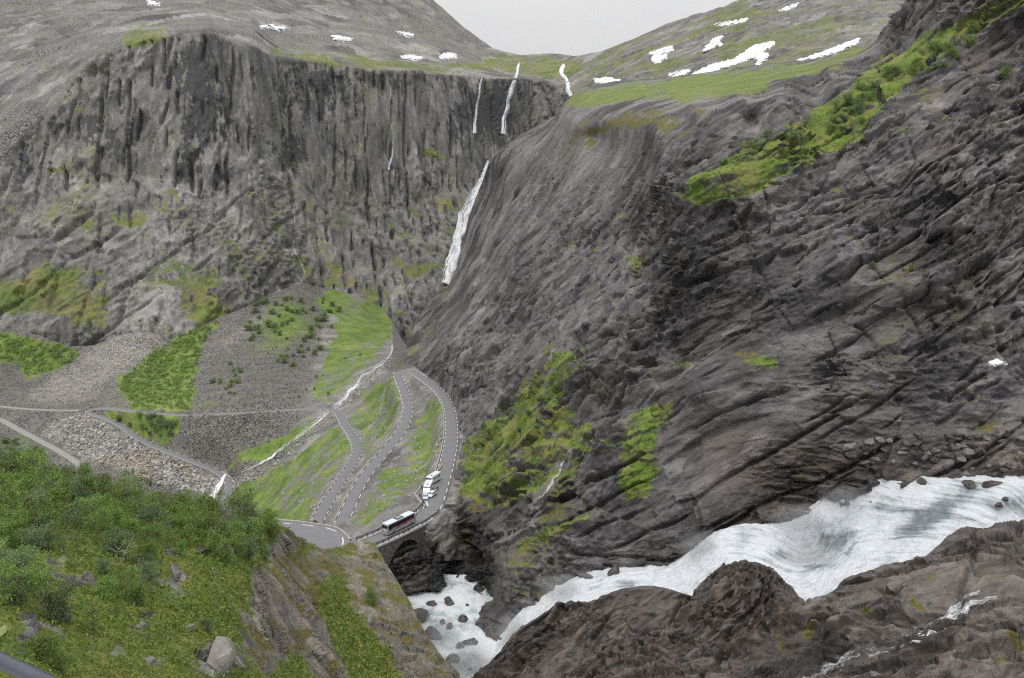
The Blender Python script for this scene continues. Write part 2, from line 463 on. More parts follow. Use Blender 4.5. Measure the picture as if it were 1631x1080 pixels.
# roads: pixel and height; the ground distance follows from the height
R_UP = [(580, 868, -96.5), (612, 854.5, -96.5), (640, 841.5, -96.5), (668, 827, -96.6), (686, 812, -96.8), (694, 795, -97.0), (702, 770, -97.8), (711, 740, -99.5), (718, 705, -102.5), (719, 675, -105),
        (714, 645, -107.5), (700, 624, -109.5), (683, 610, -111), (668, 599, -112.3), (659, 593, -113), (648, 591, -113.6), (637, 592, -114.2),
        (634, 599, -115), (639, 611, -116), (646, 630, -117.5), (650, 650, -119), (646, 672, -120.8), (634, 694, -122.5),
        (613, 720, -125), (592, 744, -127), (573, 772, -129), (558, 802, -131), (546, 828, -132.5), (536, 852, -133.5), (522, 862, -134.3),
        (506, 858, -135), (502, 842, -136), (513, 815, -137.5), (533, 782, -140), (551, 755, -142.5), (565, 731, -144.5), (569, 713, -146), (561, 694, -147.7), (549, 676, -149.6),
        (542, 662, -151), (533, 654, -152), (515, 651, -153), (480, 652, -155), (430, 655, -158), (370, 658.5, -161.5), (300, 660.5, -166),
        (250, 659, -169), (215, 655.5, -171), (185, 651.5, -173.5), (160, 650.5, -175.5), (143, 653.5, -177), (146, 659.5, -178.5), (168, 666, -180), (192, 677, -182),
        (212, 692, -184.5), (240, 708, -187), (275, 722, -190), (310, 736, -193), (338, 747, -195.5), (356, 758, -197.7), (366, 771, -200), (363, 785, -202), (348, 797, -204)]
R_GRAVEL = [(-220, 620, -184), (-120, 631, -183), (-40, 642, -182), (0, 647, -181), (40, 651, -180), (90, 653.5, -178.8), (128, 653.5, -177.8)]
R_LOW = [(-200, 640, -180), (-100, 645, -182), (-40, 655, -183.5), (0, 668, -185.5), (30, 684, -188), (60, 700, -190.5), (90, 716, -193), (118, 733, -195.5), (140, 752, -198), (160, 785, -201)]
def road3d(R): return np.array([yz(a, b, z) for a, b, z in R])
rd_up, rd_gr, rd_lo = road3d(R_UP), road3d(R_GRAVEL), road3d(R_LOW)

V_top = curve([(-220, 520), (0, 523), (60, 533), (110, 552), (150, 550), (190, 534), (225, 526), (255, 532), (272, 541), (300, 530), (345, 508), (400, 485), (450, 461),
               (482, 450), (500, 456), (540, 462), (580, 475), (606, 489), (625, 512), (640, 540), (665, 575), (700, 580), (800, 560), (900, 560)])
xb = np.array([-220, -100, 0, 60, 110, 150, 190, 225, 272, 345, 400, 450, 482, 500, 540, 580, 612])
V_pts = [(x, V_top(x), float(fA(x, V_top(x))) * 0.995) for x in xb]
V_pts += [(628, 525, 960), (628, 560, 790), (640, 578, 640), (660, 575, 600), (700, 575, 640), (800, 560, 760), (900, 600, 700), (860, 700, 520), (800, 800, 330), (780, 880, 260)]
for R, P, st in ((R_UP, rd_up, 2), (R_GRAVEL, rd_gr, 2), (R_LOW, rd_lo, 2)):
    V_pts += [(R[i][0], R[i][1], P[i][1]) for i in range(0, len(R), st) if not 845 < R[i][1]]
V_pts += [(490, 560, 800), (420, 560, 790), (350, 590, 740), (250, 600, 750), (120, 600, 800), (40, 610, 790), (560, 570, 760), (590, 560, 790), (490, 620, 650),
          (400, 700, 568), (450, 700, 545), (400, 750, 538), (440, 790, 480), (410, 790, 500), (480, 760, 470), (460, 830, 400), (330, 690, 580), (260, 680, 602),
          (-200, 750, 540), (0, 740, 555), (0, 850, 480), (200, 800, 505), (-200, 850, 470), (330, 850, 480), (450, 900, 350), (200, 950, 480), (600, 690, 470),
          (620, 780, 305), (600, 835, 250), (640, 805, 262), (660, 790, 285), (575, 850, 250), (560, 880, 240), (640, 860, 236), (680, 700, 392), (680, 750, 322), (690, 660, 430), (600, 640, 535), (600, 605, 585)]
fV = TPS(V_pts, 2e-4)

# the flank on the right, the rocks of the gorge and the crest with the turf shelf
B_top = curve([(560, 588), (630, 580), (645, 560), (655, 535), (668, 500), (690, 468), (715, 452), (733, 400), (748, 340), (768, 290), (780, 257), (800, 235), (830, 213),
               (880, 188), (905, 158), (925, 140), (980, 129), (1060, 124), (1150, 112), (1230, 101), (1300, 94), (1370, 76), (1410, 46), (1440, 15), (1462, -30),
               (1500, -90), (1560, -140), (1760, -150)])
B_bot = curve([(560, 960), (640, 985), (720, 1020), (780, 1060), (830, 1020), (900, 985), (1000, 960), (1100, 925), (1200, 910), (1300, 880), (1400, 835), (1500, 830), (1631, 830), (1900, 830)])
B_pts = [(x, B_top(x), float(fA(x, B_top(x))) * k) for x, k in ((668, .99), (690, .995), (715, .995), (733, .995), (748, .99), (768, .95))]
B_pts += [(645, 560, 680), (655, 535, 850)]
B_pts += [(780, 257, 1150), (830, 213, 1080), (880, 188, 980), (905, 158, 960), (925, 140, 1000), (980, 129, 950), (1060, 124, 850), (1150, 112, 720), (1230, 101, 600), (1300, 94, 500),
          (1370, 76, 410), (1440, 15, 350), (1500, -100, 330), (1900, -420, 320),
          (905, 190, 620), (960, 178, 520), (1030, 172, 400), (1100, 166, 325), (1180, 150, 300), (1250, 132, 300), (1320, 110, 320),
          (650, 590, 560), (668, 592, 522), (700, 605, 480), (728, 640, 400), (737, 680, 352), (737, 720, 310), (727, 770, 268), (716, 800, 248), (700, 822, 236),
          (700, 560, 520), (720, 500, 640), (750, 450, 700), (760, 600, 375), (770, 400, 790), (790, 300, 980), (800, 620, 325), (800, 500, 420), (800, 400, 560), (850, 300, 640),
          (800, 700, 272), (800, 760, 238), (770, 800, 240), (800, 820, 222),
          (900, 800, 192), (900, 700, 212), (900, 600, 252), (900, 500, 310), (900, 400, 390), (900, 300, 490), (950, 240, 480), (1000, 600, 215), (1000, 450, 262), (1000, 300, 330), (1000, 800, 182),
          (1100, 870, 169), (1100, 700, 182), (1100, 600, 194), (1100, 400, 220), (1100, 280, 248), (1100, 200, 288), (1100, 240, 266), (1200, 190, 262), (1200, 240, 243), (1300, 150, 284), (1300, 200, 256), (1300, 250, 237), (1000, 230, 385), (1150, 330, 228), (950, 220, 520), (1250, 800, 168), (1250, 600, 180), (1250, 400, 205), (1250, 220, 235),
          (1400, 760, 166), (1400, 650, 171), (1400, 500, 185), (1400, 300, 212), (1400, 150, 245), (1500, 40, 275),
          (1600, 760, 160), (1600, 600, 176), (1600, 400, 196), (1600, 200, 222), (1600, 50, 250), (1631, -150, 280), (1900, 760, 158), (1900, 400, 195), (1900, 0, 260),
          (615, 885, 222), (640, 870, 226), (640, 920, 212), (680, 850, 232), (690, 880, 222), (690, 935, 209), (735, 830, 236), (740, 870, 237), (735, 910, 226), (755, 950, 208),
          (560, 900, 228), (560, 960, 215), (640, 985, 205), (790, 850, 214), (780, 900, 205), (800, 930, 196), (770, 975, 196), (785, 1015, 184), (850, 880, 196), (850, 950, 183), (920, 915, 178), (1000, 905, 174),
          (1200, 850, 167), (1300, 800, 166), (720, 1020, 200), (900, 985, 180), (1100, 925, 170), (1300, 880, 166), (1631, 830, 158)]
fB = TPS(B_pts, 2e-4)

# the near hillside on the left and the rock nose above the gorge
C_top = curve([(-260, 715), (0, 738), (60, 742), (130, 758), (200, 785), (270, 805), (330, 815), (380, 818), (420, 826), (450, 838), (475, 852), (495, 868), (515, 874), (545, 870), (560, 863),
               (580, 860), (597, 866), (607, 882), (620, 905), (640, 938), (660, 972), (680, 1012), (700, 1042), (720, 1064), (745, 1090), (790, 1160), (830, 1300)])
C_bot = curve([(-260, 1230), (790, 1230), (830, 1310)])
C_pts = [(-260, 715, 135), (0, 738, 132), (60, 742, 132), (130, 758, 130), (200, 785, 128), (270, 805, 130), (330, 815, 134), (380, 818, 142), (420, 826, 155), (450, 838, 166), (475, 852, 177),
         (495, 868, 186), (515, 874, 190), (545, 870, 198), (560, 863, 203), (580, 860, 205), (597, 866, 202), (607, 882, 196), (620, 905, 189), (640, 938, 177), (660, 972, 168), (680, 1012, 157),
         (700, 1042, 150), (720, 1064, 145), (745, 1090, 140), (790, 1160, 130),
         (-260, 850, 78), (0, 850, 84), (200, 850, 97), (350, 860, 114), (430, 880, 140), (500, 910, 165), (560, 920, 178), (0, 920, 60), (150, 920, 71), (250, 920, 80), (380, 930, 98), (460, 960, 120),
         (530, 960, 152), (600, 960, 166), (0, 1000, 36), (-150, 1000, 32), (100, 1000, 46), (200, 1000, 57), (300, 1000, 67), (400, 1010, 84), (450, 1040, 95), (520, 1020, 126), (600, 1040, 138), (650, 1050, 144),
         (0, 1080, 21), (-150, 1100, 15), (100, 1080, 30), (200, 1080, 40), (300, 1080, 51), (400, 1080, 66), (480, 1080, 92), (560, 1080, 118), (640, 1090, 130),
         (0, 1300, 8), (200, 1300, 13), (400, 1300, 24), (600, 1300, 50), (800, 1300, 85), (0, 1500, 4.5), (400, 1500, 9), (800, 1500, 24), (-260, 1500, 3.5)]
fC = TPS(C_pts, 2e-4)

# the near wet rock on the right
D_top = curve([(690, 1140), (745, 1085), (775, 1060), (800, 1035), (815, 1008), (860, 978), (885, 958), (935, 957), (990, 938), (1040, 934), (1062, 938), (1100, 948), (1130, 915), (1150, 897), (1200, 894), (1230, 905),
               (1265, 940), (1285, 962), (1320, 946), (1345, 925), (1400, 905), (1440, 888), (1475, 884), (1500, 862), (1530, 838), (1580, 838), (1631, 826), (1750, 812), (1900, 800)])
D_bot = curve([(690, 1190), (1900, 1190)])
D_pts = [(690, 1140, 140), (745, 1085, 148), (775, 1060, 155), (800, 1035, 158), (815, 1008, 160), (860, 978, 160), (885, 958, 160), (935, 957, 156), (990, 938, 154), (1040, 934, 152), (1100, 948, 147),
         (1150, 897, 146), (1200, 894, 146), (1230, 905, 146), (1285, 962, 137), (1345, 925, 138), (1400, 905, 138), (1475, 884, 138), (1530, 838, 146), (1631, 826, 146), (1750, 812, 145), (1900, 800, 143),
         (900, 1040, 146), (900, 1080, 138), (1000, 1000, 145), (1000, 1080, 130), (1100, 1010, 138), (1150, 950, 138), (1200, 1000, 134), (1200, 1080, 119), (1300, 1000, 128), (1300, 1080, 112), (1400, 960, 128), (1400, 1030, 114),
         (1400, 1080, 104), (1500, 920, 128), (1500, 1000, 112), (1600, 900, 124), (1600, 1000, 106), (1600, 1080, 92), (1900, 900, 112), (1900, 1080, 80),
         (800, 1300, 95), (1200, 1300, 72), (1600, 1300, 50), (1900, 1300, 42), (690, 1500, 60), (1200, 1500, 40), (1900, 1500, 25)]
fD = TPS(D_pts, 2e-4)

def dip(deg, px=1200, py=500):
    """bedding axes: strike, across the beds, out of the face; the beds rise to the right by deg on a face that looks at the viewpoint"""
    n = np.array([float(c) for c in ray(px, py)]); n /= np.linalg.norm(n)
    r = np.cross(n, (0, 0, 1)); r /= np.linalg.norm(r); u = np.cross(r, n); a = rad(deg)
    return np.array([math.cos(a) * r + math.sin(a) * u, -math.sin(a) * r + math.cos(a) * u, -n])

def nearest_on(P, road, reach=14.0):
    """plan distance of points to a road line, and the line's height there (far points are left at 1e9)"""
    d = np.full(len(P), 1e9); z = np.zeros(len(P)); step = 24
    for s in range(0, len(road) - 1, step):
        S = road[s:s + step + 1]
        t = np.linspace(0, 1, 3, endpoint=False)[None, :, None]
        S = np.concatenate([(S[:-1, None] + (S[1:, None] - S[:-1, None]) * t).reshape(-1, 3), S[-1:]], 0)
        lo, hi = S[:, :2].min(0) - reach, S[:, :2].max(0) + reach
        k = np.nonzero((P[:, 0] > lo[0]) & (P[:, 0] < hi[0]) & (P[:, 1] > lo[1]) & (P[:, 1] < hi[1]))[0]
        if not len(k): continue
        dd = (P[k, None, 0] - S[None, :, 0]) ** 2 + (P[k, None, 1] - S[None, :, 1]) ** 2
        j = dd.argmin(1); dm = np.sqrt(dd[np.arange(len(k)), j])
        b = dm < d[k]; d[k[b]] = dm[b]; z[k[b]] = S[j[b], 2]
    return d, z

def smooth_line(P, step=2.0):
    """Catmull-Rom through the points, resampled evenly"""
    P = np.asarray(P, float); Q = np.vstack([2 * P[0] - P[1], P, 2 * P[-1] - P[-2]]); out = []
    for i in range(1, len(Q) - 2):
        t = np.linspace(0, 1, 16, endpoint=False)[:, None]
        a, b, c, d = Q[i - 1], Q[i], Q[i + 1], Q[i + 2]
        out.append(0.5 * ((2 * b) + (c - a) * t + (2 * a - 5 * b + 4 * c - d) * t ** 2 + (3 * b - a - 3 * c + d) * t ** 3))
    L = np.concatenate(out + [P[-1:]], 0)
    s = np.r_[0, np.cumsum(np.linalg.norm(np.diff(L, axis=0), axis=1))]
    n = max(3, int(s[-1] / step) + 1); u = np.linspace(0, s[-1], n)
    return np.stack([np.interp(u, s, L[:, k]) for k in range(3)], 1)

ln_up, ln_gr, ln_lo = smooth_line(rd_up), smooth_line(rd_gr), smooth_line(rd_lo)
for L in (ln_up, ln_gr, ln_lo):                       # even out the grade
    for _ in range(3): L[1:-1, 2] = (L[:-2, 2] + L[1:-1, 2] * 2 + L[2:, 2]) / 4

def rock_relief(P, fr, s, seed, aniso=(0.35, 1.0, 1.0), amps=(1.0, .5, .25, .12), sizes=(1, .42, .18, .08), spacing=None, bed=1.0, where=None, sharp=40.0):
    """jointed bedrock: angular blocks in bedding coordinates, each breaking into smaller blocks of its own, with ledges along the beds.
    returns relief in metres and a tone per block"""
    if where is not None and not where.all():
        out = np.zeros(len(P)); tone = np.full(len(P), .5)
        if where.any(): out[where], tone[where] = rock_relief(P[where], fr, s, seed, aniso, amps, sizes, None if spacing is None else spacing[where], bed, None, sharp)
        return out, tone
    Q = (P @ fr.T).astype(np.float32)
    L = s * 3.5
    Q = Q + np.stack([perlin(P / L, seed + 11), perlin(P / L + 7.3, seed + 12), perlin(P / L - 3.1, seed + 13)], 1) * s * .5
    out = np.zeros(len(P)); tone = np.zeros(len(P)); tw = 0
    vr = sstep(-.35, .35, fbm(Q * np.array([.6, 1, 1]) / (s * 1.7), 2, seed + 40))      # smooth slabs here, shattered rock there
    off = np.zeros((len(P), 3), np.float32)
    for k, (a, z) in enumerate(zip(amps, sizes)):
        l = s * z
        f = 1.0 if spacing is None else sstep(1.1, 3.2, l / spacing)
        if np.max(f) <= 0: break
        h, e, r = facet(Q * np.array(aniso) / l + 3.7 * k + off, seed + k, 2.2, sharp)
        br = 1.0 if k == 0 else (.5 + .6 * vr if k == 1 else .2 + 1.0 * vr)
        out += a * s * f * br * h
        if bed and k < 3:            # a ledge: rises slowly across the bed, breaks off sharply at its foot
            c = Q[:, 1] / (l * 1.3) + 1.3 * r + .35 * perlin(Q * np.array([.12, .5, .5]) / l, seed + 20 + k); c = c - np.floor(c)
            saw = np.where(c < .88, c / .88, (1 - c) / .12) - .5
            out += bed * a * s * f * br * saw * sstep(.25, .6, r)
        w_ = (.5, 1, .8, .5, .3)[k]; tone += w_ * r * f; tw = tw + w_ * f
        off = off + (np.stack([r * 3.1, r * 5.3, r * 2.3], 1) if k < 2 else 0)
    return out, tone / (tw + 1e-6)

def cracks(P, fr, spacing, width, seed, along=.12):
    """clefts along the bedding: narrow, deep, coming and going"""
    Q = (P @ fr.T) / spacing
    c = Q[:, 1] + .5 * perlin(Q * np.array([along * .4, .25, .25]), seed) + .16 * perlin(Q * np.array([along * 4, 1.2, 1.2]), seed + 1) + .12 * (facet(Q * np.array([.5, .8, .8]), seed + 3, 0, 40)[2] - .5)
    dist = np.abs(c - np.round(c)) * spacing
    m = sstep(.02, .25, perlin(Q * np.array([along * 1.6, .7, .7]) + 4.4, seed + 2))
    return -np.exp(-(dist / width) ** 2) * m

def pack(*a): return np.stack([np.clip(np.broadcast_to(x, a[0].shape), 0, 1) for x in a], -1)

# ------------------------------------------------------------------ terrain sheets

# --- A: far mountain wall
A = Layer(-180, 1700, curve([(-180, -110), (600, -110), (650, -45), (690, 1), (712, 20), (740, 44), (785, 78), (830, 88), (880, 85), (925, 90), (960, 82), (1000, 67), (1060, 40), (1120, 19), (1180, 0),
                             (1300, -50), (1700, -110)]),
          curve([(-220, 600), (500, 590), (640, 600), (760, 560), (830, 330), (930, 200), (1100, 190), (1400, 160), (1700, 60)]), fA, 2.0, 2.0)
P = A.pts(); px, py = A.px.ravel(), A.py.ravel(); sp = A.spacing()
frA = dip(87, 420, 250)
rimA = np.interp(px, [-220, 0, 50, 100, 150, 230, 330, 400, 440, 520, 600, 700, 760, 800, 850, 900, 930], [330, 270, 200, 150, 88, 62, 50, 72, 95, 100, 112, 118, 122, 126, 126, 150, 160])
cliff = sstep(-4, 6, py - rimA + 6 * perlin(P / 60, 3)) * (1 - sstep(880, 940, px))
low = sstep(0, 40, py - np.interp(px, [-220, 0, 130, 300, 330, 400, 440, 480, 600], [300, 300, 270, 300, 310, 230, 210, 330, 330])) * (1 - sstep(480, 520, px))
r1, tA1 = rock_relief(P, frA, 66, 21, (0.24, 1, .8), (.12, .13, .10, .065), (1, .45, .2, .1), sp, .0, (cliff > 0) & (low < 1))
frA2 = dip(36, 250, 420)
r2, tA2 = rock_relief(P, frA2, 48, 31, (0.5, 1, .8), (.10, .11, .09, .06), (1, .45, .2, .1), sp, .8, (cliff < 1) | (low > 0))
tone = np.where(low > .5, tA2, tA1) * cliff + tA2 * (1 - cliff)
flute = fbm((P @ frA.T) * np.array([0.006, 0.045, 0.045]), 4, 40, 0.55, True)
rock = (r1 + 2 * flute) * (1 - low) + r2 * low
rock = rock + 16 * cracks(P, frA, 38, 2.0, 44) * (1 - .6 * low) + 11 * cracks(P, frA, 15, 1.5, 47) * (1 - .6 * low) + 8 * cracks(P, frA2, 30, 2.2, 49) * low
soft = 14 * fbm(P / 140, 3, 50) + 4.0 * fbm(P / 26, 4, 55, 0.6) + 0.5 * r2 * sstep(-.3, .4, fbm(P / 160, 3, 57)) + 7 * fbm(P / 45, 4, 59, .6, True) * sstep(-.2, .3, fbm(P / 190, 2, 65))
d = rock * cliff + soft * (1 - cliff)
# features of the wall: the dark recessed panels, the gully of the falls, the pillar
for cx, cy, rx, ry, an, am in ((465, 245, 18, 36, 0, -10), (795, 185, 36, 50, 20, -14),
                               (520, 190, 30, 80, 0, 6)):
    d += am * blob(px, py, cx, cy, rx, ry, an)
d *= 1 - 0.7 * sstep(1400, 2300, P[:, 1])
A.displace(d)
NA = normals(A.G).reshape(-1, 3); up = NA[:, 2]
pp = np.c_[px, py * 1.8, px * 0]
wx, wy = px + 14 * perlin(P / 70, 61) + 12 * perlin(pp / 30, 68) + 6 * perlin(pp / 9, 69), py + 10 * perlin(P / 70, 62) + 6 * perlin(pp / 22, 73) + 3 * perlin(pp / 8, 74)
g = np.zeros(len(px))
g += 1.0 * softpoly(wx, wy, [(420, 70), (500, 88), (620, 96), (700, 104), (800, 90), (870, 88), (930, 100), (900, 128), (830, 118), (700, 114), (600, 108), (500, 100), (430, 88)], 6) * (.75 + .8 * fbm(pp / 36, 4, 75, .65))
g += 0.75 * (1 - cliff) * (px > 900) * (0.55 + 0.9 * fbm(P / 90, 3, 63))
g += 0.42 * (1 - cliff) * (px <= 900) * (0.15 + 1.2 * fbm(P / 120, 3, 64))
for cx, cy, rx, ry, an, am in ((235, 55, 35, 12, 0, .8), (215, 70, 20, 6, 0, .6), (95, 273, 22, 5, 3, .8), (270, 302, 14, 5, -10, .7), (215, 352, 18, 6, -8, .8), (130, 358, 12, 6, 0, .7), (90, 445, 70, 22, 10, .75), (30, 480, 60, 25, 0, .8), (150, 500, 40, 20, 0, .6),
                               (390, 262, 8, 6, 0, .5), (385, 290, 5, 6, 0, .5), (690, 247, 26, 7, -8, .7), (580, 240, 22, 6, 10, .45), (665, 315, 8, 12, 0, .6), (645, 440, 18, 10, 0, .45), (560, 455, 25, 8, 0, .4),
                               (330, 480, 30, 16, 20, .6), (345, 505, 30, 14, 25, .8), (700, 320, 10, 14, 0, .5), (620, 320, 16, 10, 0, .3), (640, 210, 20, 10, 0, .3), (470, 420, 10, 12, 0, .5), (130, 175, 10, 6, 0, .7), (20, 150, 26, 16, -40, .45), (545, 365, 10, 10, 0, .35), (430, 300, 12, 14, 0, .3)):
    g += am * blob(wx, wy, cx, cy, rx * 1.1, ry * 1.3, an)
g += cliff * sstep(0.35, 0.7, up) * 0.6 * sstep(-.1, .3, perlin(P / 50, 66)) + cliff * .42 * sstep(.12, .4, fbm(pp / 40, 4, 67, .65)) * sstep(300, 380, py)
scr = (1 - cliff) * (px < 800) * (0.55 + .8 * fbm(P / 130, 3, 58) - 0.7 * g) + 0.5 * (1 - cliff) * (px >= 800) * (0.6 - g)
vs = fbm((P @ frA.T) * np.array([0.004, 0.07, 0.07]), 4, 70, .6)
dk = np.zeros(len(px))
for cx, cy, rx, ry, an, am in ((312, 120, 30, 62, 5, 1.0), (320, 190, 34, 40, 0, .7), (305, 250, 24, 45, 0, .75), (110, 195, 70, 55, 0, .55), (35, 255, 28, 60, 0, .6), (180, 235, 45, 40, 0, .5), (465, 250, 20, 38, 0, 1.0), (515, 170, 30, 60, 0, .45),
                               (760, 165, 35, 50, 0, .8), (800, 180, 24, 55, 0, .85), (640, 130, 90, 18, 0, .55), (455, 170, 18, 60, 0, .6), (625, 300, 18, 60, 0, .45), (740, 200, 40, 40, 0, .5), (500, 130, 60, 24, 0, .4), (680, 400, 30, 50, 0, .4), (730, 380, 20, 60, 20, .5),
                               (210, 190, 14, 60, 0, .6), (355, 200, 10, 60, 0, .5), (160, 395, 35, 18, -20, .45), (240, 400, 30, 20, -10, .45)):
    dk += am * blob(wx, wy, cx, cy, rx, ry, an)
vs2 = fbm((P @ frA.T) * np.array([0.012, 0.22, 0.22]), 3, 72, .6)
dk = cliff * np.clip(.9 * sstep(.16, .52, .62 * dk + .75 * vs + .35 * vs2) + .30 * sstep(.1, .4, vs2), 0, 1)
pl = cliff * (.35 + sstep(-.1, .25, vs2)) * (blob(px, py, 400, 180, 18, 50) * .9 + blob(px, py, 260, 190, 30, 70) * .45 + blob(px, py, 250, 430, 60, 110, -15) * .75 + blob(px, py, 235, 500, 40, 30) * .8 + blob(px, py, 120, 130, 40, 30) * .4
              + blob(px, py, 300, 305, 40, 14) * .6 + blob(px, py, 380, 360, 60, 60) * .35 + blob(px, py, 470, 380, 8, 60) * .7) + (1 - cliff) * .3 * sstep(0, .5, fbm(P / 50, 3, 77))
brn = (1 - cliff) * 0.8 * sstep(.0, .4, fbm(P / 60, 3, 78)) * sstep(380, 480, px)
mA = terrain_material('cliff_rock', (0.058, 0.058, 0.064), (0.215, 0.21, 0.203), (0.33, 0.31, 0.28), 14.0, euler_from_axes(*frA), (0.2, 1, 1),
                      dict(big=0.0222, scale=0.12, ramp=[(0.3, (0.06, 0.09, 0.018)), (0.55, (0.12, 0.165, 0.03)), (0.75, (0.19, 0.21, 0.05))], alt=(0.17, 0.13, 0.06)),
                      dict(scale=0.45, ramp=[(0.0, (0.12, 0.117, 0.11)), (1.0, (0.29, 0.285, 0.265))], warm=(0.22, 0.205, 0.15)), 1.6, warm=(0.165, 0.165, 0.115))
A.build('mountain', mA, dict(m1=pack(g, scr, dk, pl), m2=pack(dk * .3, brn, cliff * .12, .5 + .62 * (tone - .5))),
        back=[(0, 30, -6), (0, 120, -60), (0, 300, -220)], kind='structure')

# --- V: the valley side with the hairpins
V = Layer(-220, 860, V_top, curve([(-220, 900), (200, 960), (640, 900), (860, 880)]), fV, 1.9, 1.9)
P = V.pts(); px, py = V.px.ravel(), V.py.ravel(); sp = V.spacing()
frV = dip(33, 600, 720)
rv, tone = rock_relief(P, frV, 16, 81, (0.4, 1, 1), (.10, .08, .06), (1, .5, .22), sp, .8)
pp = np.c_[px, py * 1.5, px * 0]
wx, wy = px + 8 * perlin(P / 30, 82) + 9 * perlin(pp / 34, 83) + 6 * perlin(pp / 11, 86), py + 5 * perlin(P / 30, 84) + 6 * perlin(pp / 30, 85) + 4 * perlin(pp / 9, 87)
g = np.zeros(len(px)); scr = np.full(len(px), 0.85)
for poly, am in (([(515, 460), (560, 466), (620, 490), (628, 530), (605, 570), (560, 608), (535, 640), (480, 642), (505, 600), (525, 545), (540, 505), (500, 480)], .8),
                 ([(185, 612), (240, 560), (300, 528), (352, 508), (325, 545), (312, 590), (302, 655), (215, 650)], 1.0),
                 ([(-220, 520), (0, 524), (70, 540), (135, 556), (120, 575), (60, 600), (40, 605), (30, 580), (-40, 578), (-220, 580)], 1.0),
                 ([(150, 660), (190, 655), (240, 660), (285, 665), (280, 700), (245, 700), (215, 680)], 0.9),
                 ([(350, 735), (400, 712), (450, 690), (500, 664), (525, 662), (490, 690), (430, 735), (385, 742)], .95),
                 ([(375, 800), (380, 770), (440, 740), (500, 700), (530, 672), (548, 690), (562, 715), (545, 745), (515, 790), (480, 850), (400, 860)], .85),
                 ([(548, 655), (590, 615), (632, 592), (640, 630), (640, 670), (600, 720), (560, 770), (578, 720), (570, 690)], .82),
                 ([(560, 830), (600, 765), (640, 710), (690, 640), (712, 660), (705, 730), (690, 752), (655, 790), (610, 815), (580, 845)], .85),
                 ([(655, 605), (690, 640), (660, 690), (655, 650)], .45)):
    m = softpoly(wx, wy, poly, 5); g = np.maximum(g, am * m)
stripes = fbm((P @ frV.T) * np.array([0.02, 0.11, 0.11]), 4, 90, .6)
right = sstep(440, 500, px + (py - 650) * .25) 
ptch = fbm(P @ frV.T * np.array([.045, .09, .09]), 4, 95, .6)
g = np.clip(g - right * (.45 * sstep(.05, .35, stripes) + .5 * sstep(.1, .35, ptch)) * sstep(545, 620, py), 0, 1)
g = g * (.82 + .7 * fbm(pp / 45, 4, 94, .65))
dkp = blob(wx, wy, 622, 725, 30, 10, 15) + .6 * blob(wx, wy, 600, 745, 22, 7, 20) + .5 * blob(wx, wy, 655, 790, 26, 5, 32)
g = np.clip(g - dkp, 0, 1)
for cx, cy, rx, ry, an, am in ((440, 500, 50, 40, 0, .40), (470, 520, 60, 50, 30, .42), (350, 610, 40, 25, 20, .3), (410, 560, 50, 30, 20, .3), (250, 590, 60, 40, 30, .3), (310, 645, 100, 12, 0, .25), (330, 650, 60, 10, 0, .25), (120, 645, 60, 12, 0, .3), (200, 640, 30, 10, 0, .3), (50, 690, 60, 40, 0, .3), (30, 760, 100, 60, 0, .5)):
    g += am * blob(wx, wy, cx, cy, rx, ry, an)
d = rv * (0.35 + 0.65 * right) * (1 - 0.55 * g) + 2.0 * fbm(P / 40, 3, 91) * (1 - .3 * right) + .45 * fbm(P / 7, 3, 92) + dkp * -1.5
bould = softpoly(wx, wy, [(80, 668), (135, 660), (180, 680), (230, 712), (300, 742), (352, 768), (345, 790), (250, 770), (190, 745), (130, 728), (70, 690)], 5)
d += bould * 0.9 * facet(P / 2.4, 93)[0]
# rock ribs that carry the upper turns
d += 2.5 * blob(px, py, 690, 615, 14, 10) + 2 * blob(px, py, 640, 775, 30, 12, 30)
fade = sstep(0, 6, V.py - V.t[None, :]).ravel()
V.displace(d * fade)
def lay_roads(L, roads, extra=0.0, cut=False):
    Q = L.pts().copy()
    for line, half, sh in roads:
        dd, zz = nearest_on(Q, line)
        if cut: k = (dd < half + 0.4); Q[k, 2] = np.minimum(Q[k, 2], zz[k] - 0.35)
        else:
            w = 1 - sstep(half + 0.6, half + sh, dd)
            Q[:, 2] = Q[:, 2] * (1 - w) + (zz - 0.18) * w
    L.G = Q.reshape(L.G.shape)
ROADS = [(ln_up[18:], 3.2, 7.0), (ln_gr, 2.6, 6.0), (ln_lo, 3.0, 6.0)]
lay_roads(V, ROADS)
pale = bould * .9 + blob(px, py, 190, 570, 60, 40, 30) * .6 + softpoly(wx, wy, [(40, 640), (100, 590), (190, 536), (225, 526), (268, 540), (190, 590), (120, 640)], 6) * .9
pale += .75 * softpoly(wx, wy, [(380, 750), (430, 742), (500, 700), (520, 690), (480, 725), (420, 760), (370, 775)], 4)
pale += .8 * blob(px, py, 400, 520, 60, 10, 33)
brn = blob(px, py, 10, 600, 40, 40) * 1.0 * (g < .4)
mV = terrain_material('scree_and_turf', (0.11, 0.107, 0.105), (0.27, 0.262, 0.25), (0.32, 0.31, 0.29), 3.2, euler_from_axes(*frV), (0.25, 1, 1),
                      dict(big=0.0625, scale=0.55, ramp=[(0.3, (0.055, 0.10, 0.012)), (0.5, (0.115, 0.195, 0.022)), (0.7, (0.19, 0.27, 0.05))], alt=(0.17, 0.19, 0.05)),
                      dict(scale=0.85, ramp=[(0.0, (0.09, 0.087, 0.082)), (0.6, (0.165, 0.16, 0.15)), (1.0, (0.28, 0.272, 0.255))], warm=(0.19, 0.165, 0.135)), 0.5, warm=(0.22, 0.20, 0.16))
V.build('valley_slope', mV, dict(m1=pack(g, scr * (1 - .5 * right) + bould, dkp * .9, pale), m2=pack(dkp * .3, brn, g * 0 + .12 * right, .3 + .4 * tone)), kind='structure')

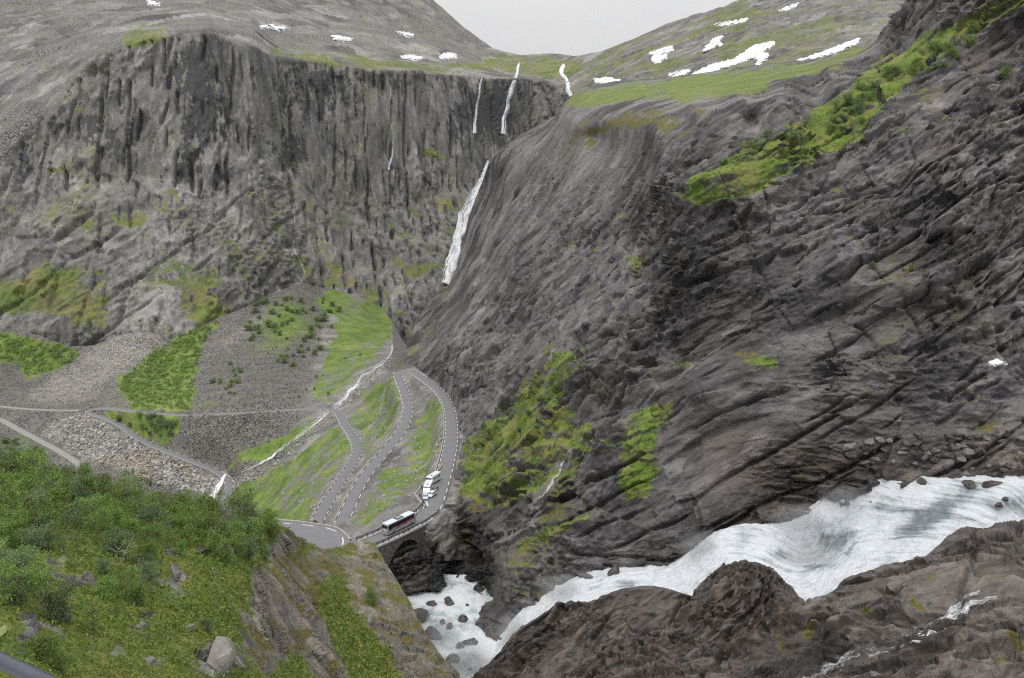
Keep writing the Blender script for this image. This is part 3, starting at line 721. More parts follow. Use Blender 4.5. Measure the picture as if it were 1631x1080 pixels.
# --- B: the flank on the right
B = Layer(600, 1740, B_top, B_bot, fB, 1.7, 1.7)
P = B.pts(); px, py = B.px.ravel(), B.py.ravel(); sp = B.spacing()
frB = dip(33, 1200, 420)
frB2 = dip(9, 1400, 650)
near = sstep(900, 300, P[:, 1])
q2 = np.clip(sstep(500, 620, py) * sstep(1150, 1260, px) + sstep(820, 900, py) * sstep(760, 850, px), 0, 1)
r1, t1 = rock_relief(P, frB, 24, 101, (0.42, 1, .8), (.12, .13, .10, .06, .035), (1, .42, .18, .08, .04), sp, 1.4, (q2 < 1) & (near > 0))
r2, t2 = rock_relief(P, frB2, 17, 111, (0.4, 1.1, .8), (.10, .12, .10, .06, .035), (1, .42, .18, .08, .04), sp, 1.4, q2 > 0)
rfar, t3 = rock_relief(P, frB, 60, 121, (0.5, 1, .8), (.10, .10, .07), (1, .42, .18), sp, .5, near < 1)
tone = (t1 * (1 - q2) + t2 * q2) * near + t3 * (1 - near)
beds = fbm((P @ frB.T) * np.array([0.012, 0.16, 0.10]), 4, 130, .6, True)
d = (r1 * (1 - q2) + r2 * q2) * (0.35 + 0.65 * near) + rfar * (1 - near) + .5 * beds + 4 * fbm(P / 60, 3, 131)
d += 3.2 * cracks(P, frB, 12, .5, 133) * near + 2.2 * cracks(P, frB, 4.6, .32, 136) * near + 6 * cracks(P, frB, 30, 1.8, 139) * (1 - .7 * near)
cx3 = np.array([frB[1], -frB[0], frB[2]]); d += 1.0 * cracks(P, cx3, 13, .3, 145, .4) * near
d *= 1 - .65 * softpoly(px, py, [(860, 205), (1000, 182), (1100, 175), (1250, 145), (1340, 125), (1340, 170), (1250, 225), (1100, 225), (950, 235)], 16)
d *= 1 - .7 * np.clip(1.3 * blob(px, py, 985, 235, 110, 75, 10), 0, 1)
shelf = softpoly(px, py, [(880, 185), (905, 150), (1060, 118), (1200, 98), (1400, 60), (1420, 60), (1330, 112), (1250, 130), (1180, 150), (1100, 165), (1000, 168), (940, 180)], 5)
d = d * (1 - .85 * shelf) + shelf * 2.0 * fbm(P / 30, 3, 132)
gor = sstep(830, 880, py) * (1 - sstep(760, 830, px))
d += -5.0 * blob(px, py, 738, 865, 30, 32) + 3.0 * blob(px, py, 660, 890, 26, 26) + 2.5 * blob(px, py, 700, 915, 24, 14) - 2.5 * blob(px, py, 990, 690, 60, 10, 40)
# boulders and overhangs one can find in the photograph
for cx, cy, rx, ry, an, am in ((1330, 420, 52, 34, 30, 7), (1440, 480, 60, 34, 25, 6), (1545, 145, 26, 22, 10, 6), (1120, 640, 44, 22, 30, 6), (940, 605, 46, 26, 20, 4.5), (1030, 610, 40, 26, 10, 4),
                               (1200, 480, 90, 10, 32, -3), (1340, 500, 90, 9, 22, -4), (1480, 555, 90, 9, 12, -3), (1130, 300, 60, 20, 20, 5), (1180, 350, 60, 9, 25, -4), (1430, 300, 20, 60, -25, -5), (1400, 340, 26, 40, -25, 4),
                               (1540, 420, 30, 20, 0, -4), (1580, 440, 30, 40, 0, -3), (1450, 640, 140, 8, 6, -2)):
    d += am * blob(px, py, cx, cy, rx, ry, an)
fade = sstep(0, 5, B.py - B.t[None, :]).ravel()
fade = np.where(px < 780, fade, np.maximum(fade, .6))
B.displace(d * fade)
lay_roads(B, [(ln_up[:int(len(ln_up) * .35)], 3.6, 6.0)], cut=True)
NB = normals(B.G).reshape(-1, 3); up = NB[:, 2]
pp = np.c_[px, py * 2, px * 0]
wx, wy = px + 12 * perlin(P / 16, 141) + 6 * perlin(P / 5, 142) + 10 * perlin(pp / 40, 153), py + 7 * perlin(P / 16, 143) + 4 * perlin(P / 5, 144) + 7 * perlin(pp / 26, 154)
g = .8 * softpoly(wx, wy, [(890, 172), (915, 146), (990, 131), (1060, 127), (1200, 105), (1320, 93), (1400, 60), (1330, 112), (1250, 128), (1190, 148), (1100, 162), (1000, 160), (930, 176)], 4)
g = np.maximum(g, .95 * softpoly(wx, wy, [(1085, 325), (1120, 285), (1190, 240), (1270, 195), (1350, 140), (1400, 90), (1470, 60), (1540, 20), (1640, -40), (1640, 10), (1560, 60), (1500, 90), (1440, 130), (1410, 172), (1375, 222), (1310, 250), (1250, 285), (1180, 315), (1110, 335)], 6))
g = np.maximum(g, .85 * (1 - .75 * sstep(.02, .25, fbm(pp / 34, 4, 158, .65))) * softpoly(wx, wy, [(735, 790), (742, 700), (820, 635), (860, 590), (940, 560), (935, 600), (890, 640), (950, 680), (920, 740), (860, 800), (790, 810)], 6))
g = np.maximum(g, .85 * softpoly(wx, wy, [(985, 690), (1010, 650), (1075, 628), (1080, 660), (1050, 720), (1030, 790), (985, 800)], 5))
for cx, cy, rx, ry, an, am in ((1218, 580, 26, 14, 10, 1.1), (1085, 575, 22, 8, 0, .8), (1358, 392, 16, 8, -25, 1.0), (1020, 412, 24, 9, 15, .9), (905, 565, 26, 16, 20, .9), (985, 345, 26, 8, 20, .7), (845, 690, 60, 16, 15, .5), (880, 640, 50, 14, 25, .5), (1330, 290, 16, 20, 0, .9), (1230, 300, 30, 8, 0, .6),
                               (1420, 215, 60, 8, 25, .7), (1500, 190, 60, 8, 25, .6), (940, 780, 60, 10, 20, .55), (860, 860, 40, 16, 20, .55), (825, 940, 20, 14, 0, .6), (810, 285, 14, 6, 15, .8), (930, 215, 40, 10, 20, .6), (870, 440, 50, 12, 35, .35), (690, 530, 20, 20, 0, .5), (660, 560, 16, 12, 0, .7),
                               (790, 580, 60, 10, 25, .3), (700, 700, 50, 14, 20, .4), (760, 740, 40, 40, 0, .45), (770, 830, 16, 10, 0, .5), (720, 845, 20, 10, 0, .5), (640, 880, 16, 8, 0, .3), (1330, 225, 14, 14, 0, .8), (1600, 130, 16, 10, 0, .6), (740, 500, 30, 20, 30, .35), (820, 520, 50, 14, 30, .25), (1440, 700, 80, 8, 0, .2),
                               (1080, 740, 60, 30, 30, .25), (930, 830, 60, 12, 25, .5), (870, 850, 50, 14, 35, .55), (830, 900, 30, 16, 30, .45), (900, 880, 40, 10, 25, .4), (1010, 770, 40, 14, 30, .45), (760, 600, 60, 10, 30, .35), (850, 560, 50, 10, 35, .4), (960, 700, 40, 16, 30, .5), (820, 640, 50, 12, 25, .45)):
    g += am * blob(wx, wy, cx, cy, rx, ry, an)
g = g * (0.72 + 0.4 * sstep(0.15, 0.6, up)) * (.8 + .55 * fbm(pp / 60, 4, 155, .65))
ledge = sstep(0.55, 0.85, up) * sstep(.0, .35, perlin(P / 14, 146)) * (py < 760)
moss = .6 * blob(wx, wy, 960, 205, 60, 16, 12) + .5 * blob(wx, wy, 1020, 190, 50, 12, 8) + .5 * blob(wx, wy, 900, 250, 40, 30, 40) + .4 * blob(wx, wy, 1060, 210, 40, 20, 20) + .28 * sstep(.1, .45, fbm(P / 9, 3, 157)) * sstep(.25, .6, up) + .55 * ledge + .45 * sstep(.1, .5, perlin(P / 20, 147)) * sstep(.3, .7, up) * (py > 380) * (px < 1050) + .35 * sstep(730, 820, py) * (px < 900)
streaks = fbm((P @ frB.T) * np.array([0.02, 0.22, 0.22]), 4, 150, .6)
dk = .45 * sstep(.0, .35, streaks) * sstep(.0, .3, fbm(P / 45, 3, 156)) + 1.3 * gor * blob(px, py, 735, 875, 55, 50) + .4 * blob(px, py, 960, 610, 60, 30) + .5 * blob(px, py, 1290, 470, 130, 26, 30) + .35 * blob(px, py, 1560, 60, 40, 50) + .5 * blob(px, py, 650, 570, 40, 16) + .5 * gor + .6 * blob(px, py, 1090, 420, 130, 130, 35) + .35 * blob(px, py, 1180, 330, 60, 30, 30) + .4 * blob(px, py, 860, 800, 50, 30) + .4 * blob(px, py, 1480, 560, 110, 12, 15) + .5 * blob(px, py, 1560, 430, 40, 40) + .35 * blob(px, py, 1400, 700, 200, 40)  # dark streaks and wet rock, plus shade painted into the gorge cave and clefts
pl = .6 * blob(px, py, 930, 230, 40, 40, 50) + .7 * blob(px, py, 790, 570, 60, 20, 30) + .55 * blob(px, py, 880, 520, 60, 30, 35) + .4 * blob(px, py, 1450, 250, 60, 60) + .6 * blob(px, py, 760, 640, 50, 26, 25) + .5 * blob(px, py, 1290, 170, 40, 30, 50) + .5 * blob(px, py, 960, 420, 40, 60, 45) + .4 * blob(px, py, 930, 330, 60, 80)
scr = softpoly(wx, wy, [(1180, 700), (1300, 680), (1450, 675), (1640, 690), (1640, 760), (1480, 760), (1300, 720)], 8) * .38 + blob(wx, wy, 820, 725, 30, 14) * .9 + .5 * blob(wx, wy, 740, 650, 30, 40)
brn = .75 * sstep(640, 760, py) * sstep(1050, 1200, px) + .45 * sstep(.0, .4, fbm(P / 30, 3, 151)) + .5 * gor
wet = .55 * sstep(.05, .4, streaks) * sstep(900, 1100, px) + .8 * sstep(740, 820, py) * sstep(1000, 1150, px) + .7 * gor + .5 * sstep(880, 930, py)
mB = terrain_material('flank_rock', (0.027, 0.0255, 0.029), (0.148, 0.141, 0.144), (0.19, 0.182, 0.182), 3.0, euler_from_axes(*frB), (0.4, 1, 1),
                      dict(big=0.0833, scale=0.7, ramp=[(0.3, (0.05, 0.085, 0.010)), (0.5, (0.115, 0.18, 0.020)), (0.7, (0.20, 0.26, 0.05))], alt=(0.17, 0.15, 0.05)),
                      dict(scale=1.9, ramp=[(0.0, (0.09, 0.082, 0.076)), (1.0, (0.24, 0.225, 0.21))], warm=(0.16, 0.13, 0.105)), 0.55, speck=1.0, warm=(0.155, 0.145, 0.125), wetrough=0.42)
hole = [(540, 594), (640, 589), (668, 593), (700, 607), (727, 640), (736, 690), (734, 730), (721, 790), (704, 818), (690, 828), (668, 838), (640, 853), (612, 868), (596, 880), (540, 900)]
B.drop = inpoly(B.px, B.py, hole)
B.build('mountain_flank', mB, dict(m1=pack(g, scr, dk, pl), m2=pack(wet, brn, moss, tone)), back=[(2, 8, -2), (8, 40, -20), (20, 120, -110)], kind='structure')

# --- C: near hillside
C = Layer(-260, 830, C_top, C_bot, fC, 1.9, 1.9)
P = C.pts(); px, py = C.px.ravel(), C.py.ravel(); sp = C.spacing()
frC = dip(-58, 540, 980)
wx, wy = px + 16 * perlin(P / 7, 161) + 8 * perlin(P / 2.2, 162), py + 12 * perlin(P / 7, 163) + 6 * perlin(P / 2.2, 164)
bare = softpoly(wx, wy, [(400, 930), (425, 880), (440, 850), (460, 842), (500, 872), (560, 860), (605, 862), (650, 940), (700, 1035), (760, 1100), (860, 1300), (500, 1300), (430, 1100), (400, 1060), (395, 1000)], 8)
strip = softpoly(wx, wy, [(505, 925), (540, 918), (560, 960), (590, 1010), (625, 1050), (660, 1095), (560, 1095), (540, 1040), (515, 980)], 6)
strip = np.maximum(strip, .9 * softpoly(wx, wy, [(420, 1090), (440, 1060), (480, 1040), (500, 1060), (490, 1100)], 6))
pp = np.c_[px, py * 1.6, px * 0]
patch = np.maximum(sstep(.2, .42, fbm(P / 9, 3, 165)), sstep(.18, .4, fbm(pp / 55, 4, 166, .6))) * sstep(700, 800, py)
g = np.clip(1.0 - .95 * bare - .8 * patch * (1 - bare) + strip, 0, 1)
for cx, cy, rx, ry, an, am in ((480, 880, 14, 26, -30, .7), (450, 960, 16, 14, 0, .5), (560, 900, 40, 10, -40, .3), (540, 880, 26, 8, 0, .4)): g += am * blob(wx, wy, cx, cy, rx, ry, an)
for cx, cy, rx, ry, an, am in ((345, 1055, 42, 26, 0, 1), (215, 945, 34, 10, -40, .9), (225, 1005, 16, 12, 0, .7), (40, 1000, 16, 20, 0, .9), (90, 900, 24, 14, 0, .5), (280, 930, 24, 26, 0, .8), (160, 895, 22, 10, 0, .5), (240, 1050, 30, 10, 0, .6), (265, 880, 30, 10, 0, .5), (270, 805, 30, 10, 0, .6)): g -= am * blob(wx, wy, cx, cy, rx, ry, an)
rc, tone = rock_relief(P, frC, 9, 171, (0.5, 1, 1), (.14, .14, .11, .07), (1, .42, .18, .08), sp, .0)
scale_near = np.clip(P[:, 1] / 90, .25, 1)
d = .5 * fbm(P / 1.4, 4, 176, .65) * bare + 1.5 * rc * (.25 + .75 * np.clip(1 - g, 0, 1)) * scale_near + .5 * fbm(P / 2.5, 4, 172) * g * scale_near + 1.3 * fbm(P / 14, 3, 173) * scale_near
fade = np.maximum(sstep(0, 8, C.py - C.t[None, :]).ravel(), .5)
C.displace(d * fade)
NC = normals(C.G).reshape(-1, 3); up = NC[:, 2]
g = np.clip(g, 0, 1) * (.55 + .5 * sstep(.0, .45, up))
GRASS_C = g.copy()
moss = .45 * sstep(.0, .4, fbm(pp / 40, 3, 177)) * (1 - bare) + bare * (.5 + .5 * sstep(.0, .4, fbm(P / 6, 3, 174))) * sstep(.1, .5, up) + .3 * patch
mC = terrain_material('hillside_rock_and_turf', (0.075, 0.070, 0.068), (0.24, 0.23, 0.22), (0.26, 0.25, 0.24), 1.3, euler_from_axes(*frC), (0.75, 1, 1),
                      dict(big=0.2500, scale=1.6, ramp=[(0.3, (0.04, 0.072, 0.012)), (0.5, (0.095, 0.15, 0.020)), (0.7, (0.17, 0.22, 0.04))], alt=(0.19, 0.16, 0.045)),
                      dict(scale=1.6, ramp=[(0.0, (0.10, 0.095, 0.09)), (1.0, (0.28, 0.27, 0.25))], warm=(0.18, 0.15, 0.12)), 0.4, speck=1.2, warm=(0.15, 0.125, 0.10))
C.build('hillside', mC, dict(m1=pack(g, bare * .42, bare * .2, bare * .35), m2=pack(bare * sstep(560, 700, px) * .6, bare * .45, moss, tone)), back=[(0, 1.5, -1.5), (0, 4, -7), (0, 10, -22), (0, 25, -50)], kind='structure')

# --- D: near wet rock
D = Layer(690, 1770, D_top, D_bot, fD, 1.75, 1.35)
P = D.pts(); px, py = D.px.ravel(), D.py.ravel(); sp = D.spacing()
frD = dip(52, 1000, 1010)
frD2 = dip(28, 1450, 980)
q2 = sstep(1180, 1320, px)
r1, t1 = rock_relief(P, frD, 9, 181, (0.4, 1, .8), (.16, .15, .12, .07), (1, .42, .2, .1), sp, 1.0, q2 < 1)
r2, t2 = rock_relief(P, frD2, 10, 191, (0.42, 1, .8), (.16, .15, .12, .07), (1, .42, .2, .1), sp, 1.0, q2 > 0)
d = 1.5 * (r1 * (1 - q2) + r2 * q2) + 1.6 * cracks(P, frD, 5, .3, 196) + 1.8 * cracks(P, frD2, 7, .35, 197) * q2 + 1.5 * fbm(P / 18, 3, 195)  - 4.0 * blob(px, py, 1330, 1050, 90, 12, 30) + 1.0 * blob(px, py, 1190, 960, 60, 50) - 2.5 * blob(px, py, 1240, 1000, 14, 60, 0) - 1.6 * blob(px, py, 1480, 990, 90, 14, 30) + 1.5 * blob(px, py, 1440, 940, 60, 40)
d *= np.clip(P[:, 1] / 70, .3, 1)
fade = np.maximum(sstep(0, 6, D.py - D.t[None, :]).ravel(), .5)
D.displace(d * fade)
ND = normals(D.G).reshape(-1, 3); up = ND[:, 2]
wx, wy = px + 12 * perlin(P / 5, 201) + 8 * perlin(P / 1.6, 206), py + 9 * perlin(P / 5, 202) + 6 * perlin(P / 1.6, 207)
moss = np.zeros(len(px))
for cx, cy, rx, ry, an, am in ((1245, 1020, 8, 24, 0, .9), (1285, 1010, 16, 16, -30, .9), (1305, 985, 10, 8, 0, .8), (1385, 985, 14, 8, -20, .8), (1460, 965, 20, 7, -35, .9), (1415, 978, 8, 5, 0, .6), (1490, 930, 12, 8, 0, .7), (1590, 925, 40, 12, 0, .6), (1620, 1020, 20, 20, 0, .7), (1590, 1045, 18, 10, 0, .7),
                               (1150, 1065, 14, 8, 0, .5), (1180, 965, 12, 8, 0, .45), (1215, 970, 8, 5, 0, .6), (1100, 1060, 20, 8, 0, .4), (980, 985, 8, 10, 0, .5), (1090, 960, 10, 5, 0, .6)):
    moss += am * blob(wx, wy, cx, cy, rx, ry, an)
moss += .3 * sstep(.2, .5, fbm(P / 8, 3, 203)) * sstep(.4, .8, up)
wet = np.clip(.6 - .3 * q2 + .6 * sstep(.0, .3, perlin(P / 9, 204)), 0, 1)
dk = .25 * sstep(.1, .4, fbm((P @ frD.T) * np.array([.05, .5, .5]), 3, 205)) + .9 * blob(px, py, 1300, 1045, 70, 24, 25) + .6 * blob(px, py, 1420, 960, 60, 14, 30) + .5 * blob(px, py, 1540, 870, 50, 26) + .6 * blob(px, py, 1200, 1090, 60, 40)  # dark streaks, with the shade of the diagonal crevices painted in
pl = .5 * blob(px, py, 1470, 920, 50, 30) + .6 * blob(px, py, 1600, 1030, 50, 60) + .4 * blob(px, py, 1330, 990, 50, 20)
mD = terrain_material('wet_rock', (0.036, 0.033, 0.032), (0.160, 0.150, 0.142), (0.175, 0.164, 0.155), 1.5, euler_from_axes(*frD), (0.3, 1, 1),
                      dict(big=0.2500, scale=1.2, ramp=[(0.28, (0.05, 0.085, 0.012)), (0.5, (0.10, 0.13, 0.02)), (0.75, (0.16, 0.18, 0.04))], alt=(0.14, 0.12, 0.03)),
                      dict(scale=1.4, ramp=[(0.0, (0.09, 0.082, 0.076)), (1.0, (0.24, 0.225, 0.21))], warm=(0.16, 0.13, 0.105)), 0.28, speck=0.7, warm=(0.13, 0.105, 0.09), wetrough=0.38)
D.build('river_bank', mD, dict(m1=pack(moss * 0, moss * 0, dk, pl), m2=pack(wet, .7 - .3 * q2, moss, t1 * (1 - q2) + t2 * q2)), back=[(0, 1.5, -1.5), (0, 4, -6), (0, 8, -16)], kind='structure')

LA, LB, LC, LD, LV = A, B, C, D, V

# ------------------------------------------------------------------ water and snow
def water_material(name, deep, foam, ustretch, vstretch, cover, bump_d, alpha_min=1.0, feather=False):
    """flow coordinates ride on the mesh: fl = along, across, foam, edge"""
    t = NT(name)
    a = t.n.new('ShaderNodeAttribute'); a.attribute_name = 'fl'
    s = t.n.new('ShaderNodeSeparateColor'); t.l.new(a.outputs['Color'], s.inputs[0])
    c = t.n.new('ShaderNodeCombineXYZ')
    t.put(c.inputs[0], t.math('MULTIPLY', s.outputs[0], ustretch)); t.put(c.inputs[1], t.math('MULTIPLY', s.outputs[1], vstretch))
    n1 = t.noise(c.outputs[0], 1.0, 5, 0.62, 0.6)
    n2 = t.noise(t.obj(), 1.1, 4, 0.65)
    n3 = t.noise(t.obj(), 0.28, 3, 0.6)
    f = t.math('ADD', t.math('ADD', t.math('MULTIPLY', n1, 0.6), t.math('MULTIPLY', n2, 0.22)), t.math('MULTIPLY', n3, .28))
    m = t.step(t.math('ADD', f, t.math('SUBTRACT', s.outputs[2], 0.5)), cover - 0.16, cover + 0.16)
    col = t.mix(m, deep, foam)
    rough = t.math('ADD', 0.2, t.math('MULTIPLY', m, 0.55))
    nr = t.bump(t.math('ADD', n1, t.math('MULTIPLY', n2, .6)), 0.9, bump_d)
    al = None
    if feather: al = t.step(t.math('ADD', t.math('MULTIPLY', a.outputs['Alpha'], 1.5), t.math('MULTIPLY', t.math('SUBTRACT', f, .55), 2.2)), .15, .75)
    if alpha_min < 1: al = t.math('ADD', alpha_min, t.math('MULTIPLY', t.step(t.math('ADD', t.math('MULTIPLY', a.outputs['Alpha'], .55), t.math('MULTIPLY', t.math('SUBTRACT', t.math('ADD', f, t.math('SUBTRACT', s.outputs[2], .5)), cover), 4.0)), .15, .85), 1 - alpha_min))
    b = t.bsdf(col, rough, nr, 0.5, alpha=al)
    b.inputs['Subsurface Weight'].default_value = 0.0
    return t.done(b)

m_falls = water_material('white_water', (0.16, 0.19, 0.20), (0.60, 0.63, 0.66), 0.07, 0.8, 0.54, 0.6, 1.0, True)
m_pool = water_material('churning_water', (0.20, 0.25, 0.25), (0.60, 0.63, 0.65), 0.20, 0.32, 0.58, 0.4)
m_fall = water_material('far_fall', (0.5, 0.52, 0.53), (0.72, 0.74, 0.77), 0.012, 0.26, 0.56, 0.1, 0.0)
m_thin = water_material('thin_fall', (0.55, 0.57, 0.58), (0.72, 0.74, 0.77), 0.03, 0.9, 0.52, 0.1, 0.0)

F_up = curve([(770, 1045), (795, 1008), (812, 988), (840, 966), (870, 938), (900, 922), (935, 908), (960, 908), (985, 900), (1010, 901), (1050, 902), (1080, 892), (1120, 865), (1150, 852), (1190, 838), (1260, 832), (1285, 812), (1310, 792),
              (1350, 780), (1400, 762), (1440, 756), (1500, 760), (1560, 756), (1631, 758), (1860, 752)])
F_low = lambda x: D_top(x) + 22
xs = [795, 840, 870, 900, 960, 1010, 1050, 1100, 1150, 1200, 1260, 1310, 1350, 1400, 1440, 1500, 1560, 1631, 1750, 1850]
F_pts = [(x, F_up(x), float(fB(x, F_up(x))) + 0.6) for x in xs]
F_pts += [(x, F_low(x), max(float(fD(x, D_top(x))) + 3.5, 0)) for x in xs if x > 800]
F_pts += [(1300, 880, 160), (1400, 840, 160), (1450, 810, 159), (1520, 800, 156), (1250, 880, 160), (1600, 790, 154)]
fF = TPS(F_pts, 3e-3)
Fl = Layer(782, 1750, lambda x: F_up(x) - 4, F_low, fF, 2.0, 2.0)
P = Fl.pts(); px, py = Fl.px.ravel(), Fl.py.ravel()
fdir = P[np.argmin((px - 870) ** 2 + (py - 955) ** 2)] - P[np.argmin((px - 1400) ** 2 + (py - 810) ** 2)]; fdir /= np.linalg.norm(fdir)
apr = sstep(1280, 1400, px)                                     # the wide apron slides down to the left and towards the viewer
ang = np.arctan2(0.62, -0.78) * apr + np.pi * .86 * (1 - apr)
u = P @ fdir; side = np.cross(fdir, (0, 0.35, 0.94)); v = P @ side
u2 = u * (1 - .35 * apr) + (-P[:, 2]) * .9 * apr; v2 = v + apr * (P[:, 2] * .5 + P[:, 0] * .35)
d = 1.3 * fbm(np.c_[u2 / 9, v2 / 2.2, P[:, 2] / 9], 4, 211, .6) + 1.3 * fbm(P / 6, 3, 212) + .25 * fbm(P / 1.5, 2, 213)
d += 2.2 * blob(px, py, 1150, 860, 40, 14, 20) + 2.0 * blob(px, py, 1300, 830, 60, 20, 30) + 2.0 * blob(px, py, 1200, 850, 60, 14) - 1.0 * blob(px, py, 1300, 870, 40, 20) + 1.6 * blob(px, py, 1290, 915, 40, 16)
Fl.displace(d * sstep(0, 6, py - F_up(px) + 4))
foam = .62 + .16 * fbm(P / 7, 3, 214)
for cx, cy, rx, ry, an, am in ((1325, 862, 34, 16, 15, -.34), (1295, 912, 26, 10, 10, -.22), (1240, 885, 20, 8, 0, -.2), (1430, 810, 60, 8, -8, -.16), (1490, 815, 60, 14, 30, -.28), (1480, 835, 40, 16, 30, -.18), (1600, 800, 60, 14, 0, -.22), (1560, 775, 60, 10, 0, -.1), (1180, 868, 16, 10, 20, -.2), (1000, 930, 18, 8, 0, -.2),
                               (870, 955, 60, 20, 40, .3), (1100, 890, 60, 20, 20, .25), (1270, 840, 60, 14, 20, .2), (1380, 790, 50, 16, 20, .15)):
    foam += am * blob(px, py, cx, cy, rx, ry, an)
eu = sstep(0, 13, py - F_up(px) + 4) * sstep(0, 10, F_low(px) - py)
river = Fl.build('river', m_falls, dict(fl=np.stack([u2, v2, foam, eu], -1)), kind='structure')

# the pool in the gorge
class Flat(Layer): pass
def f_pool(px, py): return yz(px, py, np.interp(py, [920, 1000, 1080, 1200], [-109.0, -107.2, -106.0, -105.2]))[..., 1]
Wp = Layer(590, 850, curve([(590, 915), (850, 915)]), curve([(590, 1240), (850, 1240)]), f_pool, 2.2, 2.2)
P = Wp.pts(); px, py = Wp.px.ravel(), Wp.py.ravel()
G = P.copy(); G[:, 2] += .75 * fbm(P / 6.5, 4, 221, .62) + .25 * fbm(P / 1.6, 3, 222); Wp.G = G.reshape(Wp.G.shape)
foam = .58 + .22 * fbm(P / 11, 3, 223) + .3 * blob(px, py, 795, 1020, 30, 30) + .15 * blob(px, py, 715, 950, 40, 16) - .18 * blob(px, py, 690, 985, 18, 24) - .12 * blob(px, py, 740, 1060, 30, 26)
Wp.build('river_pool', m_pool, dict(fl=np.stack([P[:, 1] * -1, P[:, 0], foam, foam * 0 + 1], -1)), kind='structure')

def surf(layer, px, py, lift):
    """the ground point seen at a pixel, lifted a little towards the open air"""
    q = layer.seen(px, py)
    return at(px, py, q[1]) * (1 - lift / q[1])

def ribbon(name, path, layer, mat, cross=7, lift=None, wob=0.25, dens=0.6, seed=0, edge=1.0, **props):
    """running water lying on the ground along a line of pixels: (px, py, width px)"""
    p = np.array(path, float); s = np.r_[0, np.cumsum(np.hypot(*np.diff(p[:, :2], axis=0).T))]
    n = max(6, int(s[-1] / 2.2)); uu = np.linspace(0, s[-1], n)
    x, y, w = [np.interp(uu, s, p[:, k]) for k in range(3)]
    jit = np.array([perlin(np.array([[q * .09, seed * 3.1, 0]]), seed)[0] for q in uu]) * wob
    tx, ty = np.gradient(x), np.gradient(y); tl = np.hypot(tx, ty) + 1e-6
    nx, ny = -ty / tl, tx / tl; x = x + nx * jit * w * 1.6; y = y + ny * jit * w * 1.6
    V, FL = [], []
    Y0 = float(layer.depth(x[n // 2], y[n // 2])); lf = lift or Y0 * .004
    for i in range(n):
        for k in range(cross):
            c = (k / (cross - 1) - .5)
            V.append(surf(layer, x[i] + nx[i] * c * w[i], y[i] + ny[i] * c * w[i], lf * (1.3 - 1.2 * abs(c))))
            FL.append((uu[i] * Y0 / F0, c * w[i] * Y0 / F0, dens, edge * (1 - sstep(.12, .5, abs(c))) + (1 - edge)))
    V = np.array(V).reshape(n, cross, 3)
    for _ in range(4): V[1:-1] = (V[:-2] + 2 * V[1:-1] + V[2:]) / 4
    me = raw_mesh(name, V.reshape(-1, 3), grid_faces(n, cross)); add_attr(me, 'fl', np.array(FL))
    return link(name, me, mat, **props)

S = dict(kind='structure')
ribbon('waterfall', [(778, 256, 5), (772, 275, 8), (765, 295, 15), (752, 320, 22), (744, 345, 26), (737, 372, 28), (729, 400, 30), (721, 425, 28), (712, 452, 22)], A, m_fall, 13, 14, .12, .59, 1, 1.0, **S)
ribbon('waterfall', [(767, 285, 2), (752, 305, 5), (742, 330, 7), (735, 352, 6)], A, m_fall, 5, 15, .3, .55, 2, **S)
ribbon('waterfall', [(827, 100, 4), (822, 118, 5), (815, 140, 9), (808, 165, 10), (803, 190, 8), (801, 213, 10)], A, m_fall, 7, 10, .2, .58, 3, **S)
ribbon('waterfall', [(768, 125, 3), (763, 145, 4), (760, 170, 4), (757, 190, 5), (758, 212, 8)], A, m_fall, 5, 10, .3, .57, 4, **S)
ribbon('waterfall', [(622, 140, 2), (620, 165, 3), (623, 190, 3), (627, 215, 3), (625, 245, 4), (619, 270, 5)], A, m_fall, 5, 10, .5, .52, 5, **S)
ribbon('waterfall', [(899, 103, 5), (892, 112, 9), (893, 118, 6), (902, 124, 5), (905, 134, 8), (902, 142, 10), (909, 153, 8)], A, m_fall, 7, 8, .2, .62, 6, **S)
ribbon('waterfall', [(468, 330, 2), (470, 360, 3), (466, 390, 4), (476, 415, 5), (486, 436, 4), (480, 448, 3)], A, m_fall, 5, 8, .4, .5, 7, **S)
ribbon('mountain_stream', [(626, 548, 4), (624, 560, 5), (618, 570, 7), (604, 580, 10), (590, 590, 10), (575, 602, 12), (560, 618, 13), (548, 632, 13), (538, 645, 12), (534, 651, 9)], V, m_thin, 9, 1.6, .3, .47, 8, 1.0, **S)
ribbon('mountain_stream', [(524, 655, 9), (512, 664, 10), (498, 676, 10), (480, 690, 10), (462, 704, 11), (446, 717, 11), (432, 728, 8), (415, 738, 5), (400, 746, 4), (384, 752, 3)], V, m_thin, 9, 1.6, .3, .45, 9, 1.0, **S)
ribbon('mountain_stream', [(360, 755, 4), (352, 768, 7), (345, 780, 10), (338, 792, 12)], V, m_thin, 7, 1.6, .2, .58, 10, 1.0, **S)
ribbon('rock_stream', [(899, 728, 5), (890, 752, 7), (878, 768, 9), (866, 782, 10), (854, 794, 8), (845, 805, 5)], B, m_thin, 7, .7, .4, .45, 11, **S)
ribbon('rock_stream', [(1588, 950, 8), (1545, 962, 14), (1518, 985, 24), (1490, 1000, 34), (1462, 1005, 30), (1445, 1020, 24), (1400, 1036, 24), (1360, 1040, 20), (1330, 1060, 26), (1300, 1078, 28), (1280, 1095, 24)], D, m_thin, 13, .6, .3, .47, 12, **S)
ribbon('rock_stream', [(1560, 940, 8), (1530, 958, 12), (1505, 980, 16), (1480, 998, 16)], D, m_thin, 7, .6, .4, .46, 13, **S)

